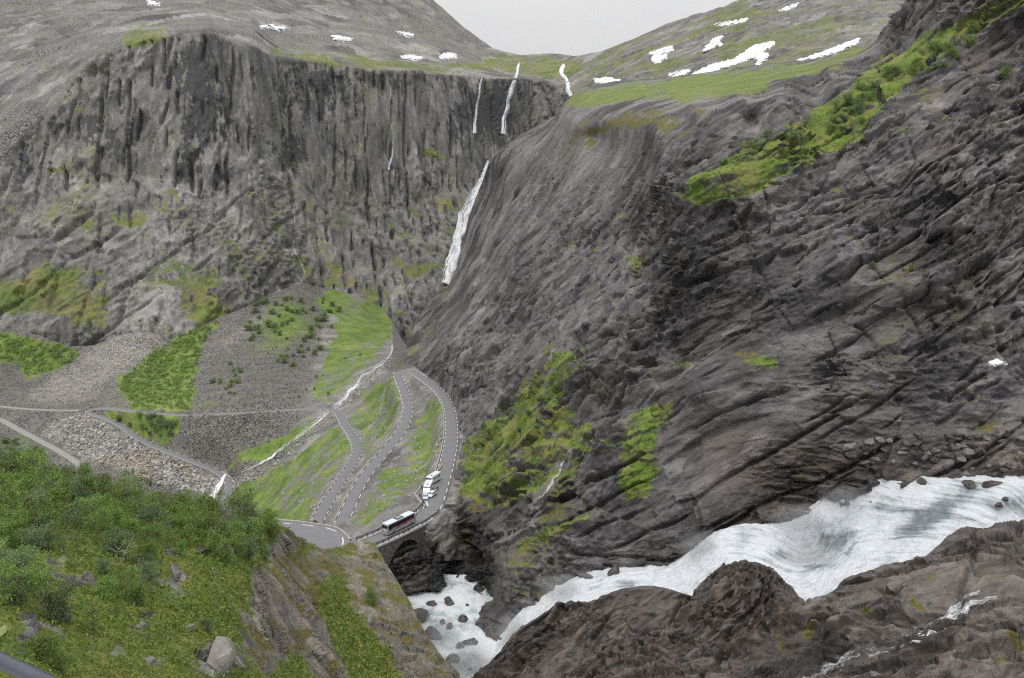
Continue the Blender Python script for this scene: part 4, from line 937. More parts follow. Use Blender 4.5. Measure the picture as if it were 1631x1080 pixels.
# snow
t = NT('old_snow'); n = t.noise(t.obj(), 0.06, 5, 0.6)
m_snow = t.done(t.bsdf(t.ramp(n, [(0.3, (0.70, 0.72, 0.76)), (0.6, (0.86, 0.87, 0.89))]), 0.7, t.bump(n, .4, 1.0), .3))
def snow_patch(poly, layer, label, step=0.9, lift=1.5):
    p = np.array(poly, float); x0, y0 = p.min(0) - 3; x1, y1 = p.max(0) + 3
    nx, ny = int((x1 - x0) / step) + 2, int((y1 - y0) / step) + 2
    gx, gy = np.meshgrid(np.linspace(x0, x1, nx), np.linspace(y0, y1, ny))
    n1 = perlin(np.c_[gx.ravel() / 6, gy.ravel() / 3, gx.ravel() * 0], 230).reshape(gx.shape)
    n2 = perlin(np.c_[gx.ravel() / 6, gy.ravel() / 3, gx.ravel() * 0 + 9], 231).reshape(gx.shape)
    ins = softpoly(gx + 2.5 * n1, gy + 1.5 * n2, [tuple(q) for q in poly], 1.5)
    V = np.array([surf(layer, a, b, lift * (-.6 + 2.0 * c)) for a, b, c in zip(gx.ravel(), gy.ravel(), ins.ravel())])
    k = ins > .2; keep = k[:-1, :-1] | k[1:, :-1] | k[1:, 1:] | k[:-1, 1:]
    F = grid_faces(ny, nx, keep)
    if len(F) == 0: return
    us, inv = np.unique(F, return_inverse=True)
    link('snow_patch', raw_mesh('snow_patch', V[us], inv.reshape(-1, 4)), m_snow, label=label, category='snow patch', group='old snow left on the high ground')
SN = [([(414, 41), (433, 38), (438, 42), (458, 43), (452, 48), (434, 47), (416, 45)], 'small old snow patch above the rim of the left cliff'),
      ([(526, 56), (545, 58), (562, 62), (556, 67), (533, 64)], 'short snow streak on the plateau left of centre'),
      ([(630, 49), (648, 52), (660, 56), (654, 59), (638, 54)], 'thin snow streak low on the grey mountain slope'),
      ([(638, 89), (655, 88), (674, 92), (668, 96), (643, 95)], 'left of two snow patches at the foot of the grey mountain'),
      ([(701, 88), (712, 84), (725, 86), (729, 93), (712, 95), (701, 94)], 'right of two snow patches at the foot of the grey mountain'),
      ([(234, 1), (246, 3), (256, 7), (250, 9), (238, 7)], 'snow fleck at the top edge above the left cliff'),
      ([(946, 126), (968, 123), (990, 128), (978, 133), (948, 132)], 'flat snow patch just behind the green shelf'),
      ([(1033, 84), (1050, 79), (1070, 73), (1073, 79), (1060, 86), (1063, 92), (1045, 102), (1037, 96), (1040, 89)], 'ragged snow patch on the right hill, left of the others'),
      ([(1118, 83), (1128, 70), (1140, 59), (1152, 57), (1145, 66), (1153, 71), (1140, 73), (1126, 83)], 'narrow slanting snow patch above the large snowfield'),
      ([(1136, 39), (1165, 34), (1192, 28), (1186, 35), (1150, 41)], 'thin snow line near the skyline of the right hill'),
      ([(1238, 18), (1260, 8), (1274, 5), (1262, 13)], 'highest snow sliver on the right hill'),
      ([(1101, 118), (1130, 104), (1170, 94), (1185, 83), (1200, 73), (1234, 65), (1231, 73), (1208, 85), (1224, 83), (1223, 93), (1208, 105), (1202, 102), (1210, 95), (1195, 93), (1175, 101), (1150, 109), (1115, 122)], 'largest snowfield with a forked right end on the right hill'),
      ([(1268, 96), (1310, 83), (1340, 71), (1369, 60), (1366, 68), (1335, 83), (1300, 93), (1276, 98)], 'long smooth snow bank beside the dark flank'),
      ([(1066, 118), (1085, 112), (1102, 111), (1090, 120), (1070, 124)], 'small snow patch below the left end of the largest snowfield')]
for poly, lb in SN: snow_patch(poly, A, lb, 0.9, 5.0)
snow_patch([(1574, 577), (1588, 572), (1604, 578), (1586, 583), (1576, 583)], B, 'lone white snow remnant on the dark rock face at right', 1.4, .3)

# ------------------------------------------------------------------ roads, bridge, turn-out
def asphalt(name, col, var, scale):
    t = NT(name); v = t.obj()
    a = t.noise(v, scale, 5, .6); b = t.noise(v, 0.35, 3, .6); c = t.noise(v, 14.0, 3, .6)
    k = t.ramp(a, [(.3, [x * (1 - var) for x in col]), (.7, [x * (1 + var) for x in col])])
    k = t.mix(t.math('MULTIPLY', t.step(b, .5, .7), .35), k, [x * .72 for x in col])
    return t.done(t.bsdf(k, .85, t.bump(c, .4, .01), .3))
m_asph = asphalt('worn_asphalt', (0.185, 0.187, 0.195), .12, 1.2)
m_gravel = asphalt('gravel', (0.27, 0.265, 0.25), .2, 2.0)
m_paint = plain('white_paint', (0.72, 0.72, 0.70), .6, .3, 0, .12, 3)
m_kerb = plain('weathered_kerb_stone', (0.36, 0.35, 0.32), .85, .2, 0, .25, 1.5, .03)
m_stone = plain('mortared_stone', (0.15, 0.14, 0.13), .9, .2, 0, .45, 1.1, .12)
m_conc = plain('pale_concrete', (0.52, 0.52, 0.50), .8, .2, 0, .15, 1.5)
m_steel = plain('dark_steel', (0.05, 0.052, 0.055), .5, .5, .6, .2, 6)

def side_of(L):
    t = np.gradient(L[:, :2], axis=0); t /= np.linalg.norm(t, axis=1, keepdims=True) + 1e-9
    return np.c_[-t[:, 1], t[:, 0], np.zeros(len(L))]                 # to the left of travel

def sweep(L, offs, closed=False):
    """cross-section offs = [(left, up)] swept along L -> verts, faces"""
    N = side_of(L); k = len(offs)
    V = np.stack([L + N * a + np.array([0, 0, b]) for a, b in offs], 1)
    i = np.arange(len(L) * k).reshape(len(L), k)
    if closed: i = np.c_[i, i[:, :1]]
    F = np.stack([i[:-1, :-1], i[1:, :-1], i[1:, 1:], i[:-1, 1:]], -1).reshape(-1, 4)
    return V.reshape(-1, 3), F

def road(name, L, half, mat, **props):
    hv = np.broadcast_to(half, (len(L),)); N = side_of(L)
    V = np.stack([L + N * (c * hv)[:, None] + np.array([0, 0, b]) for c, b in ((1.02, -1.4), (1, 0), (.5, .05), (0, .07), (-.5, .05), (-1, 0), (-1.02, -1.4))], 1)
    me = raw_mesh(name, V.reshape(-1, 3), grid_faces(len(L), 7)[:, ::-1], True)
    return link(name, me, mat, **props)

def strips(name, parts, mat, parent=None, **props):
    V, F, n = [], [], 0
    for v, f in parts: V.append(v); F.append(f + n); n += len(v)
    if not V: return None
    return link(name, raw_mesh(name, np.concatenate(V), np.concatenate(F), False), mat, parent, **props)

def dashes(L, off, w=.24, on=2, gap=2, z=.07):
    out = []
    for i in range(0, len(L) - on - 1, on + gap):
        out.append(sweep(L[i:i + on + 1], [(off + w / 2, z), (off - w / 2, z)]))
    return out

def wall(L, off, w=.4, h=.45, every=None):
    prof = [(off + w / 2, -.5), (off + w / 2, h * .93), (off + w * .2, h), (off - w * .2, h), (off - w / 2, h * .93), (off - w / 2, -.5)]
    return sweep(L, prof)

half_up = np.interp(np.arange(len(ln_up)), [0, 24, 60, 110, 140], [3.3, 3.4, 3.4, 3.0, 3.0])
def idx(L, px, py):
    qx, qy = to_px(L); return int(np.argmin((qx - px) ** 2 + (qy - py) ** 2))
iH1, iH2, iST, iH3 = idx(ln_up, 648, 591), idx(ln_up, 520, 862), idx(ln_up, 533, 654), idx(ln_up, 143, 655)
i0 = idx(ln_up, 690, 806)
r_up = road('mountain_road', ln_up, half_up, m_asph, kind='structure')
fine = ln_up
strips('edge_marking', dashes(ln_up[16:], 2.75, z=.035) + dashes(ln_up[4:], -2.75, z=.035), m_paint, r_up, kind='stuff')
i1 = idx(ln_up, 705, 752)
kp = [wall(ln_up[i1:iH1 - 6], 3.45), wall(ln_up[iH1 + 4:iH2 - 6], -3.25), wall(ln_up[iH2 + 6:iST - 3], 3.25), wall(ln_up[iST + 6:iH3], 3.2, .35, .3), wall(ln_up[iH3 + 4:], -3.25), wall(ln_up[iH1 - 16:iH1 + 8], -3.5, .5, .6), wall(ln_up[-22:], 3.25)]
for v, f in kp: link('kerb_wall', raw_mesh('kerb_wall', v, f, False), m_kerb, r_up)
road('gravel_road', ln_gr, 2.4, m_gravel, kind='structure')
road('lower_gravel_road', ln_lo, 2.9, m_gravel, kind='structure')

# turn-out beside the upper road where the campers stand
def lz(py): return np.interp(py, [740, 770, 795, 812, 830], [-99.3, -97.8, -97.03, -96.78, -96.6])
def pad(name, outline, zf, mat, lift, depth=1.6, **props):
    P = np.array([yz(a, b, zf(b)) for a, b in outline]); P[:, 2] += lift
    n = len(P); low = P - np.array([0, 0, depth])
    bm = bmesh.new(); vs = [bm.verts.new(p) for p in P]; vl = [bm.verts.new(p) for p in low]
    bm.faces.new(vs)
    for i in range(n): bm.faces.new((vs[i], vl[i], vl[(i + 1) % n], vs[(i + 1) % n]))
    bmesh.ops.triangulate(bm, faces=[f for f in bm.faces if len(f.verts) > 4])
    bmesh.ops.recalc_face_normals(bm, faces=bm.faces)
    me = bpy.data.meshes.new(name); bm.to_mesh(me); bm.free()
    return link(name, me, mat, **props), P
lay, layP = pad('turnout', [(700, 750), (684, 763), (661, 788), (667, 797), (676, 808), (684, 813), (691, 806), (697, 790), (703, 770), (709, 750)], lz, m_asph, .085, 3.0, kind='structure')
kl = smooth_line(np.array([yz(a, b, lz(b)) for a, b in [(703, 742), (699, 749), (684, 762), (672, 775), (661, 788)]]), 1.0)
kl2 = np.array([yz(a, b, lz(b)) for a, b in [(661, 788), (669, 799), (677.5, 808.5)]])
for L in (kl, kl2):
    v, f = wall(L, 0, .4, .5); link('kerb_wall', raw_mesh('kerb_wall', v, f, False), m_kerb, lay)
arrow = np.array([yz(a, b, lz(b)) for a, b in [(681.5, 806), (680, 803), (679, 799)]]) + (0, 0, .1)
v, f = sweep(arrow, [(.25, 0), (-.25, 0)]); link('lane_marking', raw_mesh('lane_marking', v, f), m_paint, lay)

# the hairpin before the bridge
zpl = lambda b: -96.55
plat, platP = pad('hairpin_road', [(425, 826), (448, 829.5), (475, 831.5), (500, 835), (525, 838.5), (541, 844), (552, 853), (559, 861), (575, 862.5), (592, 868), (600, 880), (570, 900), (500, 900), (440, 875), (410, 845)], zpl, m_asph, .02, 9.0, kind='structure')
far = smooth_line(np.array([yz(a, b, -96.55) for a, b in [(425, 826), (448, 829.5), (475, 831.5), (500, 835), (525, 838.5), (541, 844), (552, 853), (559, 861)]]), 1.0)
v, f = wall(far, -.1, .5, .5); link('kerb_wall', raw_mesh('kerb_wall', v, f, False), m_kerb, plat)
for seg in ([(452, 833.2), (463, 834.6)], [(482, 835.4), (500, 838)], [(519, 840.4), (536, 846.4)], [(545, 856), (546.6, 861), (545.5, 868)]):
    L = smooth_line(np.array([yz(a, b, -96.49) for a, b in seg]), .8)
    v, f = sweep(L, [(.16, 0), (-.16, 0)]); link('lane_marking', raw_mesh('lane_marking', v, f), m_paint, plat)

def rock_mesh(name, seed, sub=3, flat=.8, rough=.35):
    bm = bmesh.new(); bmesh.ops.create_icosphere(bm, subdivisions=sub, radius=1.0)
    V = np.array([v.co[:] for v in bm.verts])
    rg = np.random.default_rng(seed)
    for _ in range(9):                              # split off flat faces
        n = rg.normal(size=3); n /= np.linalg.norm(n); c = rg.uniform(.45, .85)
        k = V @ n; V = V - np.where(k > c, k - c, 0)[:, None] * n
    V += (perlin(V * 2.2, seed) * rough * .35)[:, None] * V
    V *= np.array([1, rg.uniform(.7, 1.0), flat])
    for v, p in zip(bm.verts, V): v.co = p
    me = bpy.data.meshes.new(name); bm.to_mesh(me); bm.free()
    return me
def boulder_mat(name, a, b, lich):
    t = NT(name); v = t.obj(); n = t.noise(v, 1.6, 6, .65, .3); m = t.noise(v, 6, 4, .7)
    c = t.ramp(n, [(.35, a), (.65, b)]); c = t.mix(t.math('MULTIPLY', t.step(m, .55, .7), .5), c, lich)
    return t.done(t.bsdf(c, .85, t.bump(t.math('ADD', n, t.math('MULTIPLY', m, .5)), .8, .12), .3))
m_boul = boulder_mat('grey_boulder', (0.10, 0.096, 0.09), (0.26, 0.25, 0.235), (0.36, 0.35, 0.33))
m_bould = boulder_mat('dark_wet_boulder', (0.035, 0.032, 0.031), (0.12, 0.112, 0.106), (0.17, 0.16, 0.15))
m_bpale = boulder_mat('tan_boulder', (0.17, 0.155, 0.14), (0.30, 0.28, 0.255), (0.4, 0.39, 0.37))
ROCKS = [rock_mesh('boulder', 300 + k, 3, .75) for k in range(6)]
for m_ in ROCKS: m_.materials.append(m_boul)
ROCKSD = [m_.copy() for m_ in ROCKS]
for m_ in ROCKSD: m_.materials.clear(); m_.materials.append(m_bould)
ROCKSP = [m_.copy() for m_ in ROCKS]
for m_ in ROCKSP: m_.materials.clear(); m_.materials.append(m_bpale)
def put_rock(name, loc, size, meshes=None, seed=0, **props):
    r = random.Random(seed); me = (meshes or ROCKS)[r.randrange(6)]
    o = link(name, me, None, None, **props)
    o.location = loc; o.rotation_euler = (r.uniform(-.3, .3), r.uniform(-.3, .3), r.uniform(0, 6.28)); o.scale = size if hasattr(size, '__len__') else (size, size, size)
    return o
STL = ['far left', 'second from the left', 'third from the left', 'fourth from the left', 'second from the right', 'rightmost']
for k, (a, b, s) in enumerate([(466, 828, 1.0), (478, 829.5, .9), (489, 831, .9), (501, 832, 1.1), (513.5, 833.5, 1.0), (529, 836, .95)]):
    q = yz(a, b + 3, -96.4); q = q + np.array([0, 1.2, .1])
    put_rock('guard_stone', q, (s * .95, s * .6, s * .8), ROCKSD if k == 3 else ROCKS, 40 + k, label='%s guard stone on the kerb of the hairpin' % STL[k], category='guard stone', group='guard stones along the hairpin kerb')

# the bridge: deck is the road; spandrel wall with arch, edge beam, posts and rails
nb = idx(ln_up, 690, 812)
bl = ln_up[:nb]
bridge = empty('stone_bridge', bl[len(bl) // 2], 0, label='dark stone road bridge over the gorge below the coach', category='bridge')
N = side_of(bl); s = np.linspace(0, 1, len(bl))
def bpart(name, V, F, mat): 
    return link(name, raw_mesh(name, V - np.array(bridge.location), F, False), mat, bridge)
for sgn in (-1, 1):
    E = bl + N * (3.5 * sgn)
    arch = np.where(np.abs(s - .42) < .30, -2.2 - 9 * np.clip((np.abs(s - .42) / .30), 0, 1) ** 2.2, -16.0)
    V = np.stack([E + np.array([0, 0, -.35]), E + np.c_[np.zeros(len(E)), np.zeros(len(E)), arch], E + N * (-.8 * sgn) + np.c_[np.zeros(len(E)), np.zeros(len(E)), arch], E + N * (-.8 * sgn) + np.array([0, 0, -.35])], 1)
    i = np.arange(V.shape[0] * 4).reshape(-1, 4); i = np.c_[i, i[:, :1]]
    F = np.stack([i[:-1, :-1], i[1:, :-1], i[1:, 1:], i[:-1, 1:]], -1).reshape(-1, 4)
    bpart('spandrel_wall', V.reshape(-1, 3), F, m_stone)
    v, f = sweep(bl, [(3.7 * sgn, -.42), (3.7 * sgn, .12), (3.2 * sgn, .12), (3.2 * sgn, -.42)], True); bpart('edge_beam', v, f, m_conc)
v, f = sweep(bl, [(3.15, -.05), (3.15, -.5), (-3.15, -.5), (-3.15, -.05)]); bpart('deck', v, f, m_conc)
vault = bl[(s > .13) & (s < .71)]; sv = s[(s > .13) & (s < .71)]
zz = -2.2 - 9 * (np.abs(sv - .42) / .30) ** 2.2; vault = vault + np.c_[np.zeros(len(vault)), np.zeros(len(vault)), zz]
v, f = sweep(vault, [(3.2, .05), (-3.2, .05)]); bpart('vault', v, f, m_stone)
def guard_rail(L, label, h=1.05, every=2, mat=m_steel):
    g = empty('guard_rail', L[0], 0, label=label, category='guard rail', group='guard rails on the bridge'); o = np.array(g.location)
    for zc in (h, h * .62):
        v, f = sweep(L - o, [(.06, zc - .09), (.06, zc + .09), (-.06, zc + .09), (-.06, zc - .09)], True)
        link('rail', raw_mesh('rail', v, f, False), mat, g)
    bm = bmesh.new(); bmesh.ops.create_cube(bm, size=1); bmesh.ops.scale(bm, vec=(.16, .16, h + .1), verts=bm.verts); bmesh.ops.translate(bm, vec=(0, 0, h / 2), verts=bm.verts)
    pm = bpy.data.meshes.new('post'); bm.to_mesh(pm); bm.free(); pm.materials.append(mat)
    for p in L[::every]:
        c = link('post', pm, None, g); c.location = p - o
    return g
rl = smooth_line(bl + N * -3.45 + (0, 0, .1), 1.0); guard_rail(rl, 'dark guard rail along the gorge side of the bridge, in front of the coach')
ll_ = smooth_line((ln_up[:nb + 4] + side_of(ln_up[:nb + 4]) * 3.45) + (0, 0, .1), 1.0); guard_rail(ll_, 'dark guard rail on the far side of the bridge, behind the coach')

# ------------------------------------------------------------------ vehicles and people
m_white = plain('white_bodywork', (0.74, 0.75, 0.76), .3, .5, 0, .05, .8, 0, .4)
m_silver = plain('silver_bodywork', (0.40, 0.41, 0.43), .3, .5, .3, .08, .8, 0, .4)
m_bluew = plain('pale_blue_bodywork', (0.55, 0.62, 0.74), .3, .5, 0, .05, .8, 0, .4)
m_roofw = plain('coach_roof', (0.62, 0.67, 0.74), .4, .4, 0, .06, .6)
m_glass = plain('dark_glass', (0.02, 0.023, 0.028), .12, .6, 0, .2, 1.0)
m_wind = plain('windscreen_glass', (0.16, 0.20, 0.26), .12, .6, 0, .2, 1.0)
m_red = plain('red_paint', (0.42, 0.04, 0.03), .35, .5, 0, .1, 1.0)
m_tyre = plain('tyre_rubber', (0.02, 0.02, 0.02), .85, .2)
m_rim = plain('wheel_rim', (0.35, 0.35, 0.36), .4, .5, .7)
m_lamp = plain('head_lamp', (0.75, 0.75, 0.72), .2, .6)
m_tail = plain('tail_lamp', (0.35, 0.03, 0.02), .25, .6)
m_plate = plain('number_plate', (0.7, 0.7, 0.66), .5, .4)
m_grey = plain('grey_plastic', (0.11, 0.11, 0.12), .6, .4)

def box_mesh(name, x0, x1, y0, y1, z0, z1, bev=.06, seg=2, taper=None):
    bm = bmesh.new(); bmesh.ops.create_cube(bm, size=1)
    for v in bm.verts:
        v.co = Vector((x0 if v.co.x < 0 else x1, y0 if v.co.y < 0 else y1, z0 if v.co.z < 0 else z1))
        if taper and v.co.z > (z0 + z1) / 2: v.co = Vector(taper(v.co))
    if bev: bmesh.ops.bevel(bm, geom=bm.edges[:], offset=bev, segments=seg, affect='EDGES')
    me = bpy.data.meshes.new(name); bm.to_mesh(me); bm.free(); return me
def cyl_mesh(name, r, w, y0, seg=16, r2=None):
    bm = bmesh.new(); bmesh.ops.create_cone(bm, cap_ends=True, segments=seg, radius1=r, radius2=r2 or r, depth=w)
    bmesh.ops.rotate(bm, cent=(0, 0, 0), matrix=Matrix.Rotation(rad(90), 3, 'X'), verts=bm.verts)
    me = bpy.data.meshes.new(name); bm.to_mesh(me); bm.free(); return me
def profile_mesh(name, prof, half, bev=.05, inset=0.0, top_in=0.0, zmid=None):
    """side outline (x, z) carried across the width; upper part may lean inwards"""
    bm = bmesh.new(); L, R = [], []
    for x, z in prof:
        k = half - (top_in * max(0, (z - zmid)) if zmid is not None else 0)
        L.append(bm.verts.new((x, k, z))); R.append(bm.verts.new((x, -k, z)))
    n = len(prof); bm.faces.new(L); bm.faces.new(R[::-1])
    for i in range(n): bm.faces.new((L[i], R[i], R[(i + 1) % n], L[(i + 1) % n]))
    bmesh.ops.recalc_face_normals(bm, faces=bm.faces)
    if bev: bmesh.ops.bevel(bm, geom=bm.edges[:], offset=bev, segments=2, affect='EDGES', clamp_overlap=True)
    me = bpy.data.meshes.new(name); bm.to_mesh(me); bm.free(); return me
def quad_strip(name, pts_a, pts_b):
    V = np.array(list(pts_a) + list(pts_b)); n = len(pts_a)
    F = np.array([(i, i + 1, n + i + 1, n + i) for i in range(n - 1)])
    return raw_mesh(name, V, F, False)
def wheels(root, xs, y, r, w=.26):
    tm = cyl_mesh('tyre', r, w, 0); tm.materials.append(m_tyre); rm = cyl_mesh('rim', r * .58, w * 1.04, 0); rm.materials.append(m_rim)
    for x in xs:
        for s in (-1, 1):
            o = link('wheel', tm, None, root); o.location = (x, s * y, r)
            link('rim', rm, None, o)

def make_coach():
    c = empty('coach'); h = 1.27
    link('body', profile_mesh('body', [(-6, .38), (6.0, .38), (6.05, 1.2), (5.9, 2.3), (5.55, 3.3), (5.3, 3.42), (-5.8, 3.42), (-6.0, 3.2), (-6.05, 1.0)], h, .10), m_silver, c)
    link('roof', box_mesh('roof', -5.85, 5.45, -1.22, 1.22, 3.36, 3.5, .05), m_roofw, c)
    u = link('air_conditioner', box_mesh('air_conditioner', -1.7, 1.1, -.95, .95, 3.49, 3.72, .08), m_grey, c)
    for x in (-.9, -.3, .3): link('vent', box_mesh('vent', x - .2, x + .2, -.6, .6, 3.715, 3.75, .01, 1), m_silver, u)
    link('roof_hatch', box_mesh('roof_hatch', 3.0, 3.8, -.4, .4, 3.49, 3.55, .02), m_white, c); link('roof_hatch', box_mesh('roof_hatch', -4.4, -3.6, -.4, .4, 3.49, 3.55, .02), m_white, c)
    for s in (-1, 1):
        x0 = -5.7
        for k in range(7):
            w = 1.5; link('side_window', box_mesh('side_window', x0 + k * 1.55, x0 + k * 1.55 + w, s * 1.265, s * 1.29, 1.95 if k else 1.55, 3.12, .01, 1), m_glass, c)
        a = [(x, s * 1.296, z) for x, z in ((-3.2, 1.62), (-2.4, 1.66), (-1.4, 1.95), (-.6, 1.78), (.4, 1.72), (1.4, 2.05), (2.6, 2.35), (3.4, 2.25), (4.3, 2.45))]
        b = [(x, s * 1.296, z) for x, z in ((-3.2, 1.45), (-2.4, 1.30), (-1.4, 1.42), (-.6, 1.62), (.4, 1.42), (1.4, 1.48), (2.6, 1.78), (3.4, 1.72), (4.3, 2.15))]
        link('red_stripe', quad_strip('red_stripe', a, b), m_red, c)
        link('luggage_door', box_mesh('luggage_door', -1.6, 1.9, s * 1.266, s * 1.285, .55, 1.3, .02, 1), m_silver, c)
        mm = link('mirror', box_mesh('mirror', 5.9, 6.05, s * 1.45 - .12, s * 1.45 + .12, 2.4, 2.95, .04), m_grey, c)
        link('tail_lamp', box_mesh('tail_lamp', -6.1, -6.02, s * 1.05 - .13, s * 1.05 + .13, .9, 1.5, .02, 1), m_tail, c)
        link('head_lamp', box_mesh('head_lamp', 6.0, 6.09, s * .95 - .2, s * .95 + .2, .75, 1.0, .02, 1), m_lamp, c)
    link('rear_window', box_mesh('rear_window', -6.09, -6.02, -1.05, 1.05, 2.2, 3.15, .02, 1), m_glass, c)
    link('windscreen', profile_mesh('windscreen', [(6.08, 1.35), (6.12, 1.35), (5.66, 3.2), (5.6, 3.2)], 1.15, 0), m_glass, c)
    link('number_plate', box_mesh('number_plate', -6.1, -6.04, -.5, .5, 1.42, 1.58, .01, 1), m_plate, c)
    link('rear_bumper', box_mesh('rear_bumper', -6.12, -5.9, -1.22, 1.22, .4, .72, .05), m_silver, c)
    wheels(c, (-3.6, 4.0), 1.12, .5, .32)
    return c
def make_car(paint, name='car', estate=False):
    c = empty(name); h = .88
    prof = [(-2.1, .32), (2.05, .32), (2.18, .55), (2.1, .78), (1.1, .95), (-2.0, .98), (-2.15, .75)]
    link('body', profile_mesh('body', prof, h, .09), paint, c)
    cab = [(-1.85, .95), (1.05, .93), (.35, 1.42), (-.9, 1.46), (-1.5 if not estate else -1.75, 1.40)]
    link('cabin', profile_mesh('cabin', cab, .80, .05, 0, .25, .95), m_glass, c)
    link('roof', profile_mesh('roof', [(-1.6, 1.40), (.42, 1.40), (.28, 1.47), (-.9, 1.50), (-1.5, 1.46)], .68, .03), paint, c)
    link('windscreen', profile_mesh('windscreen', [(.98, 1.0), (1.05, 1.0), (.44, 1.41), (.37, 1.41)], .66, 0), m_wind, c)
    for s in (-1, 1):
        link('head_lamp', box_mesh('head_lamp', 2.0, 2.17, s * .62 - .17, s * .62 + .17, .62, .76, .03, 1), m_lamp, c)
        link('tail_lamp', box_mesh('tail_lamp', -2.17, -2.05, s * .68 - .12, s * .68 + .12, .66, .86, .03, 1), m_tail, c)
        link('mirror', box_mesh('mirror', .7, .85, s * .98 - .09, s * .98 + .09, .95, 1.08, .03, 1), paint, c)
    link('number_plate', box_mesh('number_plate', 2.17, 2.21, -.26, .26, .42, .54, .01, 1), m_plate, c)
    wheels(c, (-1.3, 1.3), .78, .32, .2)
    return c
def make_camper(big):
    c = empty('motorhome'); h = 1.13; L = 3.5 if big else 3.3
    if big: prof = [(-L, .4), (L, .4), (L + .1, 1.0), (L - .05, 1.35), (L - .55, 2.75), (L - .8, 2.92), (-L + .1, 2.92), (-L, 2.7)]
    else: prof = [(-L, .4), (L, .4), (L + .1, .95), (L - .7, 1.25), (L - 1.35, 2.0), (L - .9, 2.15), (L - .8, 2.6), (L - 1.3, 2.9), (-L + .1, 2.95), (-L, 2.7)]
    link('body', profile_mesh('body', prof, h, .09), m_white, c)
    if big: link('windscreen', profile_mesh('windscreen', [(L + .02, 1.42), (L + .08, 1.42), (L - .36, 2.5), (L - .42, 2.5)], 1.0, 0), m_glass, c)
    else: link('windscreen', profile_mesh('windscreen', [(L - .72, 1.30), (L - .62, 1.30), (L - 1.22, 1.98), (L - 1.3, 1.98)], .98, 0), m_wind, c)
    for k, x in enumerate((-2.3, -.7, .9)):
        for s in (-1, 1): link('side_window', box_mesh('side_window', x - .45, x + .45, s * 1.125, s * 1.15, 1.55, 2.15, .01, 1), m_glass, c)
    for x in (-1.9, .2, 1.3): link('skylight', box_mesh('skylight', x - .28, x + .28, -.28, .28, 2.93, 3.06, .03, 1), m_grey if x > 1 else m_roofw, c)
    link('door', box_mesh('door', 1.5, 2.1, 1.128, 1.15, .6, 2.3, .02, 1), m_white, c)
    for s in (-1, 1):
        link('head_lamp', box_mesh('head_lamp', L - .05, L + .1, s * .8 - .18, s * .8 + .18, .8, 1.0, .03, 1), m_lamp, c)
        link('mirror', box_mesh('mirror', L - .5, L - .38, s * 1.3 - .1, s * 1.3 + .1, 1.5, 1.85, .03, 1), m_grey, c)
    link('front_bumper', box_mesh('front_bumper', L - .1, L + .16, -1.05, 1.05, .38, .62, .06), m_grey, c)
    wheels(c, (-L + 1.3, L - 1.0), .98, .36, .24)
    return c
def place(o, px, py, z, head):
    q = yz(px, py, z); o.location = q; o.rotation_euler = (0, 0, math.atan2(head[1], head[0]))
coach = make_coach(); coach['label'] = 'silver touring coach with red wave stripes crossing the bridge'; coach['category'] = 'coach'
kb = idx(ln_up, 635, 844); hd = ln_up[kb + 2] - ln_up[kb - 2]
coach.location = ln_up[kb] + side_of(ln_up)[kb] * .35 + (0, 0, .07); coach.rotation_euler = (0, 0, math.atan2(hd[1], hd[0]))
c1 = make_camper(True); c1['label'] = 'long white motorhome with wide dark windscreen, rearmost in the turn-out'; c1['category'] = 'motorhome'; c1['group'] = 'vehicles parked in the turn-out'; place(c1, 690.5, 768, -97.62, (-2.9, -6.2))
c2 = make_camper(False); c2['label'] = 'white motorhome with overcab bunk parked between the cars and the longer motorhome'; c2['category'] = 'motorhome'; c2['group'] = 'vehicles parked in the turn-out'; place(c2, 682, 782.5, -97.25, (-.6, -6.9))
c3 = make_car(m_bluew); c3['label'] = 'pale blue car nearest to the low kerb wall of the turn-out'; c3['category'] = 'car'; c3['group'] = 'vehicles parked in the turn-out'; place(c3, 677.6, 793.5, -97.0, (.12, -1))
c4 = make_car(m_white, 'car', True); c4['label'] = 'white car beside the pale blue one, on the road side of the turn-out'; c4['category'] = 'car'; c4['group'] = 'vehicles parked in the turn-out'; place(c4, 688, 790, -97.02, (-.35, -1))

